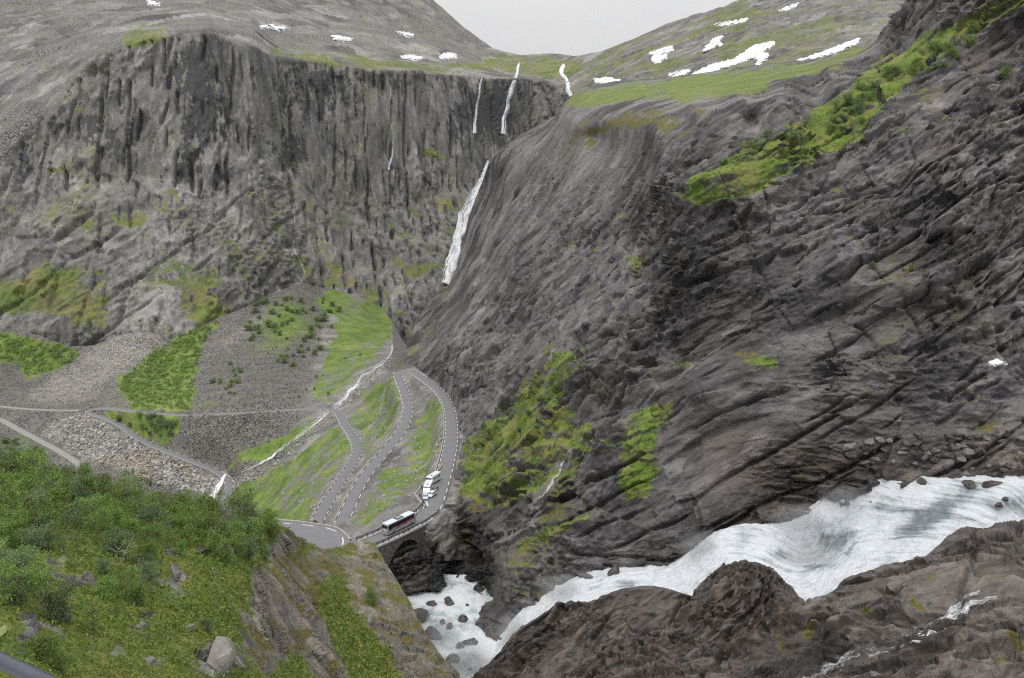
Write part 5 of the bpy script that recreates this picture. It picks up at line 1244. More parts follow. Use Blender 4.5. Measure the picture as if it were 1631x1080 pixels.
def cloth(name, c): return plain(name, c, .85, .2, 0, .2, 8)
m_skin = cloth('skin', (0.45, 0.28, 0.2)); m_hair = cloth('brown_hair', (0.05, 0.03, 0.02))
def person(px, py, z, rz, jacket, trousers, label, stride=.12, arm=.1):
    o_ = empty('person', yz(px, py, z), rz, label=label, category='person', group='people at the turn-out')
    me = bpy.data.meshes.new('body')
    V = [(0, 0, .95), (0, 0, 1.2), (0, 0, 1.42), (0, 0, 1.52), (.01, 0, 1.62), (.01, 0, 1.72),
         (0, .1, .9), (stride * .6, .1, .5), (stride, .1, .1), (stride + .14, .1, .04), (0, -.1, .9), (-stride * .2, -.1, .5), (-stride, -.1, .1), (-stride + .14, -.1, .04),
         (0, .2, 1.4), (-.02, .25, 1.12), (arm, .24, .88), (arm + .06, .24, .78), (0, -.2, 1.4), (-.02, -.25, 1.12), (arm, -.24, .9), (arm + .06, -.24, .8)]
    E = [(0, 1), (1, 2), (2, 3), (3, 4), (4, 5), (0, 6), (6, 7), (7, 8), (8, 9), (0, 10), (10, 11), (11, 12), (12, 13), (2, 14), (14, 15), (15, 16), (16, 17), (2, 18), (18, 19), (19, 20), (20, 21)]
    R = [.15, .15, .16, .06, .10, .08, .10, .075, .05, .045, .10, .075, .05, .045, .075, .055, .042, .04, .075, .055, .042, .04]
    me.from_pydata(V, E, []); ob = bpy.data.objects.new('body', me); COL.objects.link(ob); ob.parent = o_
    md = ob.modifiers.new('skin', 'SKIN'); ob.modifiers.new('sub', 'SUBSURF').levels = 1
    for k, r in enumerate(R): me.skin_vertices[0].data[k].radius = (r, r * (1.25 if k in (0, 1, 2) else 1))
    me.skin_vertices[0].data[0].use_root = True
    dg = bpy.context.evaluated_depsgraph_get(); m2 = bpy.data.meshes.new_from_object(ob.evaluated_get(dg)); ob.modifiers.clear(); ob.data = m2; m2.name = 'body'
    m2.materials.clear()
    for m_ in (m_skin, jacket, trousers, m_tyre): m2.materials.append(m_)
    for p in m2.polygons:
        c = p.center; p.use_smooth = True
        p.material_index = 0 if c.z > 1.5 or (abs(c.y) > .17 and c.z < .86) else 1 if c.z > .93 or abs(c.y) > .19 else 3 if c.z < .09 else 2
    bm = bmesh.new(); bmesh.ops.create_uvsphere(bm, u_segments=10, v_segments=6, radius=.115)
    for v in bm.verts: v.co = Vector((v.co.x * 1.05 - .02, v.co.y * .95, max(v.co.z, -.02) + 1.66))
    hm = bpy.data.meshes.new('hair'); bm.to_mesh(hm); bm.free(); link('hair', hm, m_hair, o_)
    return o_
person(671.9, 780, -97.3, rad(-60), cloth('maroon_jacket', (.16, .05, .05)), cloth('dark_trousers', (.03, .03, .035)), 'person in a maroon jacket by the kerb wall left of the motorhome')
person(668.7, 793, -97.05, rad(-80), cloth('red_jacket', (.5, .03, .04)), cloth('black_trousers', (.02, .02, .022)), 'person in a bright red jacket by the kerb wall')
person(671.6, 795, -97.0, rad(20), cloth('slate_jacket', (.09, .10, .13)), cloth('grey_trousers', (.05, .05, .06)), 'person in slate clothes standing beside the pale blue car')
person(697.3, 782, -97.42, rad(-70), cloth('black_jacket', (.025, .026, .035)), cloth('navy_trousers', (.02, .022, .04)), 'person in dark clothes walking alone on the road', .2, .15)

# ------------------------------------------------------------------ trees, bushes, boulders, loose stones
def leaf_material(name, a, b, c):
    t = NT(name); n = t.noise(t.obj(), 1.3, 3, .6)
    oi = t.n.new('ShaderNodeObjectInfo'); ge = t.n.new('ShaderNodeNewGeometry')
    col = t.ramp(t.math('ADD', t.math('MULTIPLY', n, .6), t.math('MULTIPLY', ge.outputs['Random Per Island'], .4)), [(.3, a), (.55, b), (.8, c)])
    hs = t.n.new('ShaderNodeHueSaturation'); t.l.new(col, hs.inputs['Color'])
    t.put(hs.inputs['Value'], t.math('ADD', .82, t.math('MULTIPLY', oi.outputs['Random'], .62)))
    t.put(hs.inputs['Hue'], t.math('ADD', .485, t.math('MULTIPLY', oi.outputs['Random'], .03)))
    b1 = t.bsdf(hs.outputs[0], .6, None, .25)
    tr = t.n.new('ShaderNodeBsdfTranslucent'); t.l.new(hs.outputs[0], tr.inputs[0])
    mx = t.n.new('ShaderNodeMixShader'); mx.inputs[0].default_value = .3
    t.l.new(b1.outputs[0], mx.inputs[1]); t.l.new(tr.outputs[0], mx.inputs[2])
    return t.done(mx)
m_leaf = leaf_material('birch_leaves', (0.095, 0.155, 0.036), (0.185, 0.275, 0.066), (0.30, 0.39, 0.11))
m_leafb = leaf_material('willow_leaves', (0.085, 0.125, 0.058), (0.165, 0.22, 0.105), (0.27, 0.32, 0.17))
m_grass = leaf_material('ground_cover_leaves', (0.08, 0.12, 0.020), (0.16, 0.22, 0.036), (0.27, 0.30, 0.075))
m_bark = plain('birch_bark', (0.16, 0.14, 0.12), .85, .2, 0, .4, 5)
m_dead = plain('bleached_wood', (0.42, 0.38, 0.33), .8, .2, 0, .2, 5)

def quads(C, s, rg, flat=.55):
    """leaf-sized faces at points C, mostly facing up and outwards"""
    n = len(C)
    nr = rg.normal(size=(n, 3)) * np.array([1, 1, flat]) + np.array([0, 0, .9]); nr /= np.linalg.norm(nr, axis=1, keepdims=True)
    t1 = np.cross(nr, rg.normal(size=(n, 3))); t1 /= np.linalg.norm(t1, axis=1, keepdims=True) + 1e-9
    t2 = np.cross(nr, t1); s = np.broadcast_to(s, (n,))[:, None] * rg.uniform(.6, 1.3, (n, 1))
    V = np.stack([C - t1 * s * .6, C + t2 * s * .38, C + t1 * s * .6, C - t2 * s * .38], 1).reshape(-1, 3)
    return V, np.arange(n * 4).reshape(n, 4)
def tube(path, r0, r1, k=5):
    P = np.array(path, float); n = len(P); T = np.gradient(P, axis=0); T /= np.linalg.norm(T, axis=1, keepdims=True) + 1e-9
    a = np.cross(T, (.31, .8, .1)); a /= np.linalg.norm(a, axis=1, keepdims=True); b = np.cross(T, a)
    th = np.linspace(0, 2 * np.pi, k, endpoint=False); r = np.linspace(r0, r1, n)
    V = P[:, None] + r[:, None, None] * (np.cos(th)[None, :, None] * a[:, None] + np.sin(th)[None, :, None] * b[:, None])
    i = np.arange(n * k).reshape(n, k); i = np.c_[i, i[:, :1]]
    return V.reshape(-1, 3), np.stack([i[:-1, :-1], i[1:, :-1], i[1:, 1:], i[:-1, 1:]], -1).reshape(-1, 4)
def join(parts):
    V, F, n = [], [], 0
    for v, f in parts: V.append(v); F.append(f + n); n += len(v)
    return np.concatenate(V), np.concatenate(F)
def tree_proto(seed, kind):
    """unit-height tree: trunk with limbs, crown of leaf clumps. kind: tree, bush, dead"""
    rg = np.random.default_rng(seed); parts = []; tips = []
    stems = 1 if kind == 'tree' else 2 if kind == 'dead' else rg.integers(3, 6)
    for s_ in range(stems):
        lean = rg.normal(size=2) * (.10 if kind == 'tree' else .28)
        n = 7; z = np.linspace(-.06, .82 if kind != 'bush' else .6, n)
        path = np.c_[lean[0] * z + .03 * rg.normal(size=n), lean[1] * z + .03 * rg.normal(size=n), z]; path[0, :2] *= .3
        parts.append(tube(path, .022 if kind != 'bush' else .014, .006)); tips.append(path[-1])
        for b in range(9 if kind == 'tree' else 6):
            i = rg.integers(2 if kind == 'tree' else 1, n); a = rg.uniform(0, 6.28); L = rg.uniform(.16, .36) * (1 if kind != 'bush' else .9)
            p0 = path[i]; p1 = p0 + np.array([math.cos(a), math.sin(a), rg.uniform(.1, .7)]) * L; pm = (p0 + p1) / 2 + rg.normal(size=3) * .03
            parts.append(tube([p0, pm, p1], .010, .003, 4)); tips += [p1, pm * .3 + p1 * .7 + rg.normal(size=3) * .05]
    V, F = join(parts); tm = raw_mesh('trunk', V, F); tm.materials.append(m_dead if kind == 'dead' else m_bark)
    if kind == 'dead': return tm, None
    tips = np.array(tips); C = []
    for p in tips:
        k = rg.integers(30, 70); C.append(p + rg.normal(size=(k, 3)) * np.array([.075, .075, .045]) * rg.uniform(.7, 1.4))
    if kind == 'bush':
        for _ in range(16):
            a = rg.uniform(0, 6.28); q = rg.uniform(.1, .5)
            C.append(np.array([q * math.cos(a), q * math.sin(a), rg.uniform(.15, .85) * (1 - q * .8)]) + rg.normal(size=(60, 3)) * .09)
    C = np.concatenate(C); C[:, 2] = np.maximum(C[:, 2], .05)
    V, F = quads(C, .040, rg, .45); cm = raw_mesh('crown', V, F, False)
    cm.materials.append(m_leaf if seed % 3 else m_leafb)
    return tm, cm
TREES = [tree_proto(400 + k, 'tree') for k in range(6)]
BUSHES = [tree_proto(430 + k, 'bush') for k in range(6)]
DEADS = [tree_proto(460 + k, 'dead') for k in range(3)]
def plant(name, proto, loc, h, wide, rz, tilt=0, **props):
    r = empty(name, loc, rz, **props); r.scale = (h * wide, h * wide, h); r.rotation_euler = (tilt, tilt * .4, rz)
    link('trunk', proto[0], None, r)
    if proto[1] is not None: link('crown', proto[1], None, r)
    return r
rr = random.Random(5)
def plant_px(name, proto, layer, px, py, hpx, wide, sink=.05, tilt=0, **props):
    q = layer.seen(px, py); h = hpx * q[1] / F0 / .93
    return plant(name, proto, (q[0], q[1], q[2] - sink * h), h, wide, rr.uniform(0, 6.28), tilt, **props)

KEY = [('birch_tree', 'T', 148, 1012, 80, .62, 'slender young birch with round crown and bare thin trunk, near lower left'), ('birch_tree', 'B', 88, 992, 84, .60, 'large blue-green leaning birch bush at left, beside the slender young birch'),
       ('birch_tree', 'T', 238, 948, 66, .62, 'pale green birch leaning over the dark rock cleft'), ('birch_tree', 'T', 190, 946, 52, .55, 'small yellow-green birch above the flat grey stones'),
       ('birch_tree', 'T', 120, 930, 70, .5, 'tall thin-stemmed birch in the middle of the left hillside'), ('birch_tree', 'T', 96, 885, 66, .5, 'thin birch with a bare lower stem behind the leaning dead branch'),
       ('birch_tree', 'T', 203, 800, 58, .62, 'tallest birch at the upper edge, in front of the pale boulder slope'), ('birch_tree', 'T', 165, 855, 52, .6, 'bushy birch below the tallest birch of the upper edge'),
       ('willow_bush', 'B', 592, 962, 38, .62, 'round dark green bush clinging to the rock nose above the gorge'), ('willow_bush', 'B', 66, 1052, 60, .9, 'broad leafy bush close by in the lower left corner'),
       ('willow_bush', 'B', 330, 1005, 30, .7, 'grey-green willow bush above the big pale boulder'), ('willow_bush', 'B', 395, 888, 44, .8, 'dense green bush right of the mossy ledge'), ('willow_bush', 'B', 375, 858, 42, .7, 'dark bush just below the tan boulder'),
       ('willow_bush', 'B', 30, 1078, 46, .9, 'low bush behind the dark handrail')]
for nm, kd, a, b, hp, w, lb in KEY:
    plant_px(nm, (TREES if kd == 'T' else BUSHES)[rr.randrange(6)], C, a, b, hp, w, label=lb, category='tree' if kd == 'T' else 'bush', group='mountain birches and willows on the near hillside')
plant_px('dead_tree', DEADS[0], C, 188, 900, 52, .9, label='leafless pale dead tree with forked branches on the left hillside', category='dead tree')
def dead_branch(p0, p1, lift, label):
    a, b = C.seen(*p0), at(p1[0], p1[1], C.seen(*p0)[1] * 1.0)
    m_ = (a + b) / 2; d = b - a; w = np.linalg.norm(d)
    pts = [a - d * .05, a + d * .35 + (0, 0, .03 * w), a + d * .7, b]
    v, f = join([tube(pts, .05 * w / 1.5, .015), tube([a + d * .55, a + d * .75 + np.array([.12, 0, .1]) * w, a + d * .9 + np.array([.2, 0, .14]) * w], .02, .006, 4)])
    o = link('dead_branch', raw_mesh('dead_branch', v, f), m_dead, None, label=label, category='dead branch', group='bleached dead branches')
dead_branch((44, 876), (68, 850), 0, 'long pale dead branch leaning to the right at far left')
dead_branch((40, 838), (48, 827), 0, 'short pale dead branch above the long leaning one')
dead_branch((402, 905), (416, 893), 0, 'thin pale dead twig on the turf near the rock nose')

LAB = []
LM_C = [('the tan pointed boulder', 359, 823), ('the leafless dead tree', 188, 890), ('the slender young birch', 148, 990), ('the dark pointed rock', 45, 995), ('the largest pale boulder', 345, 1052), ('the end of the gravel road', 118, 738), ('the smooth dark rounded rock', 36, 790),
        ('the tallest birch', 203, 790), ('the flat slab on the mossy ledge', 320, 878), ('the kerb of the hairpin', 452, 838), ('the long leaning dead branch', 56, 864), ('the dark handrail', 40, 1066), ('the short dead branch', 44, 832), ('the foot of the boulder slope', 262, 790), ('the road bend at the stream', 360, 790),
        ('the half-hidden grey boulder', 148, 790), ('the upright brownish boulder', 140, 920), ('the tall narrow grey rock', 280, 915), ('the left picture edge', 0, 900)]
LM_V = [('the tip of the scree cone', 490, 455), ('the far hairpin', 145, 655), ('the level road', 340, 658), ('the green scrub', 315, 570), ('the mountain stream', 575, 602), ('the culvert of the stream', 530, 653), ('the green meadow of the cone', 540, 500), ('the middle of the scree cone', 430, 540), ('the lower gravel road', 40, 700), ('the pale boulder slope', 200, 715)]
LM_B = [('the long snow bank', 1320, 85), ('the lower end of the turf band', 1100, 310), ('the overhang at right', 1545, 145), ('the middle of the turf band', 1300, 200), ('the outer bend of the upper road', 728, 650), ('the mossy slope', 900, 610), ('the top edge of the picture', 1540, 5)]
LM_R = [('the lip of the falls', 1440, 758), ('the flat dark rock in the river', 1545, 773), ('the lone snow remnant', 1588, 600), ('the right edge of the picture', 1631, 725), ('the left end of the rubble', 1330, 718), ('the middle of the rubble', 1480, 720)]
ORD = ['nearest', 'second nearest', 'third nearest', 'fourth nearest', 'fifth nearest', 'sixth nearest', 'seventh nearest', 'eighth nearest', 'ninth nearest', 'tenth nearest', 'eleventh nearest', 'twelfth nearest']
def give_labels():
    bag = {}
    for o, a, b, kind, k, lm in LAB:
        nm, x, y = min(lm, key=lambda l: math.hypot(l[1] - a, (l[2] - b) * 1.3)); dx, dy = a - x, (b - y) * 1.3
        way = ('left of' if dx < 0 else 'right of') if abs(dx) > abs(dy) else ('above' if dy < 0 else 'below')
        size = 'small' if k < .85 else 'mid-sized' if k < 1.2 else 'large'
        bag.setdefault((size, kind, way, nm), []).append((math.hypot(dx, dy), o))
    for (size, kind, way, nm), l in bag.items():
        l.sort(key=lambda t_: t_[0])
        for i, (_, o) in enumerate(l):
            o['label'] = '%s %s %s %s' % (size, kind, way, nm) + ('' if len(l) == 1 else ', ' + ORD[min(i, 11)] + ' of those')
AREA = [([(-60, 742), (60, 748), (130, 764), (190, 790), (200, 830), (100, 820), (-60, 810)], 46, 38, 'low birch in the thicket at the upper left edge, below the gravel road'),
        ([(190, 790), (270, 810), (330, 820), (400, 825), (440, 842), (430, 870), (330, 860), (240, 850), (200, 830)], 36, 40, 'birch in the thicket below the pale boulder slope'),
        ([(-60, 810), (100, 820), (200, 835), (220, 870), (180, 890), (80, 880), (-60, 870)], 34, 46, 'birch bush in the dense middle of the left hillside'),
        ([(240, 850), (330, 862), (420, 870), (440, 900), (360, 900), (300, 890), (240, 880)], 16, 36, 'green bush on the open turf left of the rock nose'),
        ([(-60, 880), (60, 890), (120, 900), (110, 960), (40, 980), (-60, 960)], 14, 54, 'birch bush low on the far left of the hillside'),
        ([(150, 880), (260, 890), (240, 960), (200, 1000), (160, 960)], 12, 36, 'small birch bush among the grey stones of the left hillside'),
        ([(10, 1040), (90, 1020), (140, 1030), (110, 1075), (20, 1078)], 5, 34, 'leafy bush in the lower left corner by the handrail')]
def scatter(poly, n, mind, rg):
    p = np.array(poly, float); out = []
    for _ in range(n * 60):
        q = p.min(0) + rg.random(2) * (p.max(0) - p.min(0))
        if inpoly(np.array([q[0]]), np.array([q[1]]), poly)[0] and all(math.hypot(q[0] - o[0], (q[1] - o[1]) * 1.6) > mind for o in out): out.append(q)
        if len(out) >= n: break
    return out
rg = np.random.default_rng(77)
for poly, n, hp, lb in AREA:
    for q in sorted(scatter(poly, n, 14, rg), key=lambda t_: t_[1]):
        tr = rr.random() < .35
        hh = hp * rr.uniform(.7, 1.4) * (1.35 if tr else 1.0)
        o = plant_px('birch_tree' if tr else 'birch_bush', (TREES if tr else BUSHES)[rr.randrange(6)], C, q[0], q[1], hh, rr.uniform(.55, .8) * (1 if tr else 1.15), category='tree' if tr else 'bush', group=lb)
        LAB.append((o, q[0], q[1], 'birch tree' if tr else 'birch bush', hh / hp, LM_C))

# bushes on the valley side and on the flank
for poly, n, hp, lay_, lb in (([(395, 480), (450, 470), (520, 470), (545, 500), (520, 560), (470, 590), (400, 560), (385, 520)], 70, 9.5, LV, 'small bush scattered over the grey scree cone'), ([(330, 595), (370, 580), (400, 600), (385, 625), (335, 640)], 14, 9, LV, 'bush low on the scree cone above the road'),
                              ([(180, 662), (240, 662), (282, 672), (280, 698), (240, 695), (205, 675)], 26, 11, LV, 'bush between the two legs of the far hairpin'), ([(20, 680), (60, 720), (30, 740), (0, 720)], 6, 12, LV, 'bush between the two gravel roads at left'), ([(440, 640), (520, 640), (545, 600), (600, 540)], 8, 6, LV, 'tiny bush on the green part of the scree cone'),
                              ([(1180, 240), (1350, 150), (1420, 110), (1440, 130), (1360, 205), (1250, 250)], 30, 15, LB, 'bush on the diagonal turf band of the dark flank'), ([(1440, 100), (1560, 30), (1580, 60), (1450, 140)], 14, 18, LB, 'bush on the upper end of the turf band at right'),
                              ([(840, 640), (930, 570), (940, 600), (880, 680), (800, 720)], 10, 9, LB, 'low bush on the mossy slope beside the upper road')):
    for q in scatter(poly, n, 5, rg):
        k_ = rr.uniform(.6, 1.3); o = plant_px('bush', BUSHES[rr.randrange(6)], lay_, q[0], q[1], hp * k_, rr.uniform(.8, 1.2), category='bush', group=lb)
        LAB.append((o, q[0], q[1], 'bush', k_, LM_V if lay_ is LV else LM_B))
for a, b, hp, lb in ((1390, 428, 14, 'lone bush right of the rounded rock dome'), (1452, 430, 12, 'small bush in the cleft right of the rounded rock dome'), (1600, 125, 22, 'bush under the overhang at the right edge')):
    plant_px('bush', BUSHES[rr.randrange(6)], LB, a, b, hp, .9, label=lb, category='bush', group='single bushes on the dark flank')

def thicket(name, layer, polys, n, hpx, mat, k=26, **props):
    """far-off scrub that reads as one mass"""
    VV = []; m_ = 0
    for poly in polys:
        p = np.array(poly, float); c = []
        while len(c) < n // len(polys):
            q = p.min(0) + rg.random((400, 2)) * (p.max(0) - p.min(0)); c += [x for x in q if inpoly(x[:1], x[1:], poly)[0]]
        for q in c[:n // len(polys)]:
            b = layer.seen(*q); h = hpx * b[1] / F0 * rg.uniform(.6, 1.3)
            u = rg.normal(size=(k, 3)); u /= np.linalg.norm(u, axis=1, keepdims=True); u[:, 2] = np.abs(u[:, 2])
            cc = b + u * np.array([.62, .62, .8]) * h * rg.uniform(.6, 1, (k, 1))
            v, f = quads(cc, h * .30, rg, .8); VV.append(v)
    V_ = np.concatenate(VV); F_ = np.arange(len(V_)).reshape(-1, 4)
    return link(name, raw_mesh(name, V_, F_, False), mat, None, kind='stuff', **props)
thicket('scrub_thicket', LV, [[(188, 612), (240, 562), (300, 530), (350, 510), (325, 545), (312, 590), (302, 652), (215, 648)]], 900, 5.5, m_leaf, label='dense green scrub on the slope left of the scree cone', category='scrub')
thicket('scrub_thicket', LV, [[(-180, 528), (0, 532), (70, 545), (130, 560), (118, 575), (60, 598), (40, 600), (30, 582), (-40, 582), (-180, 582)]], 700, 6, m_leaf, label='dense green scrub at the foot of the cliff, far left', category='scrub')

# ground cover on the near hillside
gx = rg.uniform(-120, 700, 46000); gy = rg.uniform(740, 1140, 46000)
Cg = g_C = None
ci = np.clip(((gx - C.x0) / (C.x1 - C.x0) * (C.n_c - 1)).round().astype(int), 0, C.n_c - 1)
ri = ((gy - C.t[ci]) / (C.b[ci] - C.t[ci]) * (C.n_r - 1)).round().astype(int); ok = (ri >= 0) & (ri < C.n_r)
ci, ri = ci[ok], ri[ok]; gm = GRASS_C.reshape(C.n_r, C.n_c)[ri, ci]; k = gm > rg.uniform(.45, .9, len(gm)); ci, ri = ci[k], ri[k]
base = C.G[ri, ci]; sz = np.clip(base[:, 1] * .0034, .06, .5)
cc = np.repeat(base, 3, 0) + rg.normal(size=(len(base) * 3, 3)) * np.repeat(sz, 3)[:, None] * .8; cc[:, 2] += np.repeat(sz, 3) * .35
v, f = quads(cc, np.repeat(sz, 3), rg, .9)
link('ground_cover', raw_mesh('ground_cover', v, f, False), m_grass, None, kind='stuff', label='low leafy ground cover over the near hillside', category='ground cover')

# broad-leaved plant in the corner
t = NT('pale_green_leaf'); m_pl = t.done(t.bsdf(t.ramp(t.noise(t.obj(), 3, 3), [(.3, (.16, .21, .06)), (.7, (.27, .33, .12))]), .5, None, .4))
bp = C.seen(4, 1020); pl_ = empty('broad_leaf_plant', bp, 0, label='pale broad-leaved plant at the left edge near the handrail', category='plant')
for k in range(9):
    a = k * 2.4; L = rr.uniform(.55, .85); el = rr.uniform(.5, 1.2); tt = np.linspace(0, 1, 7)
    cx = np.c_[np.cos(a) * tt * L * math.cos(el), np.sin(a) * tt * L * math.cos(el), .1 + tt * L * math.sin(el) - .25 * tt ** 2 * L]; w = .16 * np.sin(np.pi * np.clip(tt * .92 + .06, 0, 1))
    sdv = np.array([-math.sin(a), math.cos(a), 0]); V_ = np.stack([cx + sdv * w[:, None], cx - np.array([0, 0, .03]), cx - sdv * w[:, None]], 1)
    link('leaf', raw_mesh('leaf', V_.reshape(-1, 3), grid_faces(7, 3)), m_pl, pl_)

# boulders
BL = [(C, 345, 1052, 80, 58, 'P', 'largest pale grey boulder at the bottom, right of the turf'), (C, 359, 823, 30, 24, 'P', 'tan pointed boulder standing among bushes near the hairpin'), (C, 283, 884, 24, 20, 'G', 'grey boulder above the mossy ledge'), (C, 280, 918, 14, 44, 'G', 'tall narrow grey rock beside the dark cleft'),
      (C, 140, 922, 18, 24, 'G', 'upright brownish boulder between the birches'), (C, 45, 995, 30, 46, 'D', 'dark pointed rock at far left above the leafy bush'), (C, 36, 790, 36, 16, 'D', 'smooth dark rounded rock at the left edge of the thicket'), (C, 3, 838, 12, 14, 'D', 'dark rock cut by the left edge of the picture'),
      (C, 320, 878, 24, 14, 'D', 'flat dark slab at the top of the mossy ledge'), (C, 210, 890, 26, 16, 'G', 'flat grey boulder beside the dead tree'), (C, 226, 1000, 20, 18, 'G', 'grey rounded boulder above the lower turf'), (C, 234, 1018, 18, 14, 'D', 'dark boulder just below the grey rounded one'),
      (C, 148, 790, 16, 18, 'G', 'grey boulder half hidden in the upper thicket'), (C, 300, 958 + 45, 26, 12, 'G', 'pale flat stone in the turf above the largest boulder'), (C, 100, 990, 40, 22, 'D', 'dark mossy rock under the leaning birch bush'), (C, 235, 1055, 26, 10, 'G', 'flat broken stones in the bottom turf'),
      (C, 150, 1038, 10, 20, 'G', 'small upright stone in the bottom turf'), (C, 75, 850, 22, 10, 'G', 'flat stone showing through the bushes at left'), (C, 308, 790 + 10, 14, 18, 'D', 'dark boulder at the upper edge below the road bend'), (C, 390, 918, 10, 9, 'G', 'small round stone on the edge of the rock nose'),
      (C, 118, 745, 12, 7, 'D', 'black overhanging rock among the trees near the gravel road')]
for lay_, a, b, w, h, kd, lb in BL:
    q = lay_.seen(a, b); sx = w * q[1] / F0 / 2; sz = h * q[1] / F0 / 2
    put_rock('boulder', (q[0], q[1], q[2] + sz * .1), (sx * 1.15, sx * 1.0, sz * 1.45), {'P': ROCKSP, 'G': ROCKS, 'D': ROCKSD}[kd], int(a + b), label=lb, category='boulder', group='boulders on the near hillside')
WB = [(715, 960, 26, 18, 'broad dark rock in the upper middle of the gorge pool'), (690, 963, 22, 12, 'low wet rock at the upper left of the gorge pool'), (705, 992, 14, 16, 'dark rock left of the middle of the gorge pool'), (717, 1000, 20, 24, 'largest pointed rock in the gorge pool'), (736, 988, 20, 18, 'rock right of the pointed one in the gorge pool'),
      (748, 1025, 26, 22, 'mist-wet rock below the middle of the gorge pool'), (733, 1030, 18, 14, 'half-sunk rock beside the mist-wet one'), (724, 1052, 28, 22, 'jagged dark rock low in the gorge pool'), (748, 1068, 12, 8, 'small rock at the lower end of the gorge pool'), (744, 965, 10, 8, 'small rock at the right rim of the gorge pool'), (768, 1000, 10, 14, 'dark rock at the foot of the spur'),
      (670, 985, 40, 26, 'wet ledge at the left wall of the gorge pool'), (690, 1015, 30, 40, 'wet rock shelf at the lower left of the gorge pool')]
for a, b, w, h, lb in WB:
    q = yz(a, b, float(np.interp(b, [920, 1000, 1080], [-109.0, -107.2, -106.0]))); sx = w * q[1] / F0 / 2; sz = h * q[1] / F0 / 2
    put_rock('river_boulder', (q[0], q[1], q[2] + sz * .15), (sx * 1.1, sx, sz * 1.2), ROCKSD, int(a * 3 + b), label=lb, category='boulder', group='wet rocks in the gorge pool')
RB = [(978, 915, 22, 30, 'dark rock splitting the falls near their lower end'), (1468, 768, 20, 12, 'dark rock at the lip of the falls'), (1545, 773, 30, 14, 'flat dark rock in the river above the falls'), (1580, 771, 34, 12, 'black wedge of rock in the river at right'), (1590, 805, 18, 10, 'pair of small rocks in the river near the right edge'), (1440, 775, 14, 10, 'small rock in the fast water at the lip of the falls'), (1600, 795, 14, 8, 'small wet rock at the right edge of the river')]
for a, b, w, h, lb in RB:
    q = Fl.seen(a, b); sx = w * q[1] / F0 / 2; sz = h * q[1] / F0 / 2
    put_rock('river_boulder', (q[0], q[1], q[2] + sz * .2), (sx * 1.1, sx * .9, sz * 1.3), ROCKSD, int(a * 3 + b), label=lb, category='boulder', group='rocks in the river above the gorge')
kk = 0
for q in scatter([(1320, 715), (1420, 695), (1500, 690), (1640, 690), (1700, 700), (1700, 760), (1500, 755), (1440, 745)], 80, 12, rg):
    b = LB.seen(*q); s_ = rr.uniform(.5, 1.35) * (1.5 if rr.random() < .15 else 1)
    dk_ = rr.random() < .6; o = put_rock('boulder', b, (s_ * 1.2, s_, s_ * .8), ROCKSD if dk_ else ROCKS, 900 + kk, category='boulder', group='rubble along the far bank above the falls'); kk += 1
    LAB.append((o, q[0], q[1], 'dark wet boulder' if dk_ else 'grey boulder', s_, LM_R))

def stones(name, layer, polys, n, smin, smax, mat, seed, **props):
    """loose stones too many and too small to pick apart"""
    rg_ = np.random.default_rng(seed); pm = rock_mesh('s', seed, 1); pv = np.array([v.co[:] for v in pm.vertices]); pf = np.array([p.vertices[:] for p in pm.polygons]); bpy.data.meshes.remove(pm)
    VV, FF, m_ = [], [], 0
    for poly in polys:
        p = np.array(poly, float); got = 0
        while got < n // len(polys):
            q = p.min(0) + rg_.random(2) * (p.max(0) - p.min(0))
            if not inpoly(q[:1], q[1:], poly)[0]: continue
            b = layer.point(*q)[0]; s_ = smin + (smax - smin) * rg_.random() ** 2.5
            a = rg_.uniform(0, 6.28); R_ = np.array(Matrix.Rotation(a, 3, Vector(rg_.normal(size=3)).normalized()))
            VV.append((pv * np.array([1.2, .9, .8]) * s_) @ R_.T + b + (0, 0, s_ * .2)); FF.append(pf + m_); m_ += len(pv); got += 1
    return link(name, raw_mesh(name, np.concatenate(VV), np.concatenate(FF), False), mat, None, kind='stuff', **props)
t = NT('scree_stone'); ge = t.n.new('ShaderNodeNewGeometry')
m_scree = t.done(t.bsdf(t.mix(t.step(t.noise(t.obj(), .04, 2), .5, .65), t.ramp(ge.outputs['Random Per Island'], [(0, (.16, .155, .145)), (.5, (.30, .29, .27)), (1, (.46, .45, .43))]), t.ramp(ge.outputs['Random Per Island'], [(0, (.19, .16, .13)), (1, (.42, .36, .30))])), .85, t.bump(t.noise(t.obj(), 3, 3), .5, .1), .3))
m_screed = t = NT('dark_scree_stone'); ge = t.n.new('ShaderNodeNewGeometry')
m_screed = t.done(t.bsdf(t.ramp(ge.outputs['Random Per Island'], [(0, (.09, .085, .08)), (.6, (.17, .163, .152)), (1, (.28, .27, .25))]), .85, t.bump(t.noise(t.obj(), 3, 3), .5, .1), .3))
stones('boulder_slope', LV, [[(85, 670), (135, 662), (180, 684), (230, 714), (300, 744), (350, 770), (340, 790), (250, 772), (190, 746), (130, 728), (100, 700)]], 2600, .5, 2.2, m_scree, 501, label='pale blocky boulder slope under the far hairpin', category='boulder slope')
stones('scree', LV, [[(40, 640), (100, 590), (190, 540), (225, 530), (268, 542), (190, 600), (120, 642)]], 1200, .4, 1.6, m_scree, 502, label='pale grey scree fan left of the green scrub', category='scree')
stones('scree', LV, [[(285, 666), (440, 662), (500, 660), (440, 690), (360, 730), (300, 710)], [(330, 560), (480, 470), (540, 520), (480, 640), (320, 645)]], 2000, .35, 1.5, m_screed, 503, label='dark grey scree on both sides of the level road', category='scree')
stones('stream_stones', LV, [[(370, 775), (385, 748), (440, 728), (520, 660), (530, 668), (450, 740), (410, 765)], [(535, 650), (625, 565), (632, 575), (560, 640)]], 700, .4, 1.5, m_scree, 504, label='pale stones along the mountain stream', category='stones')
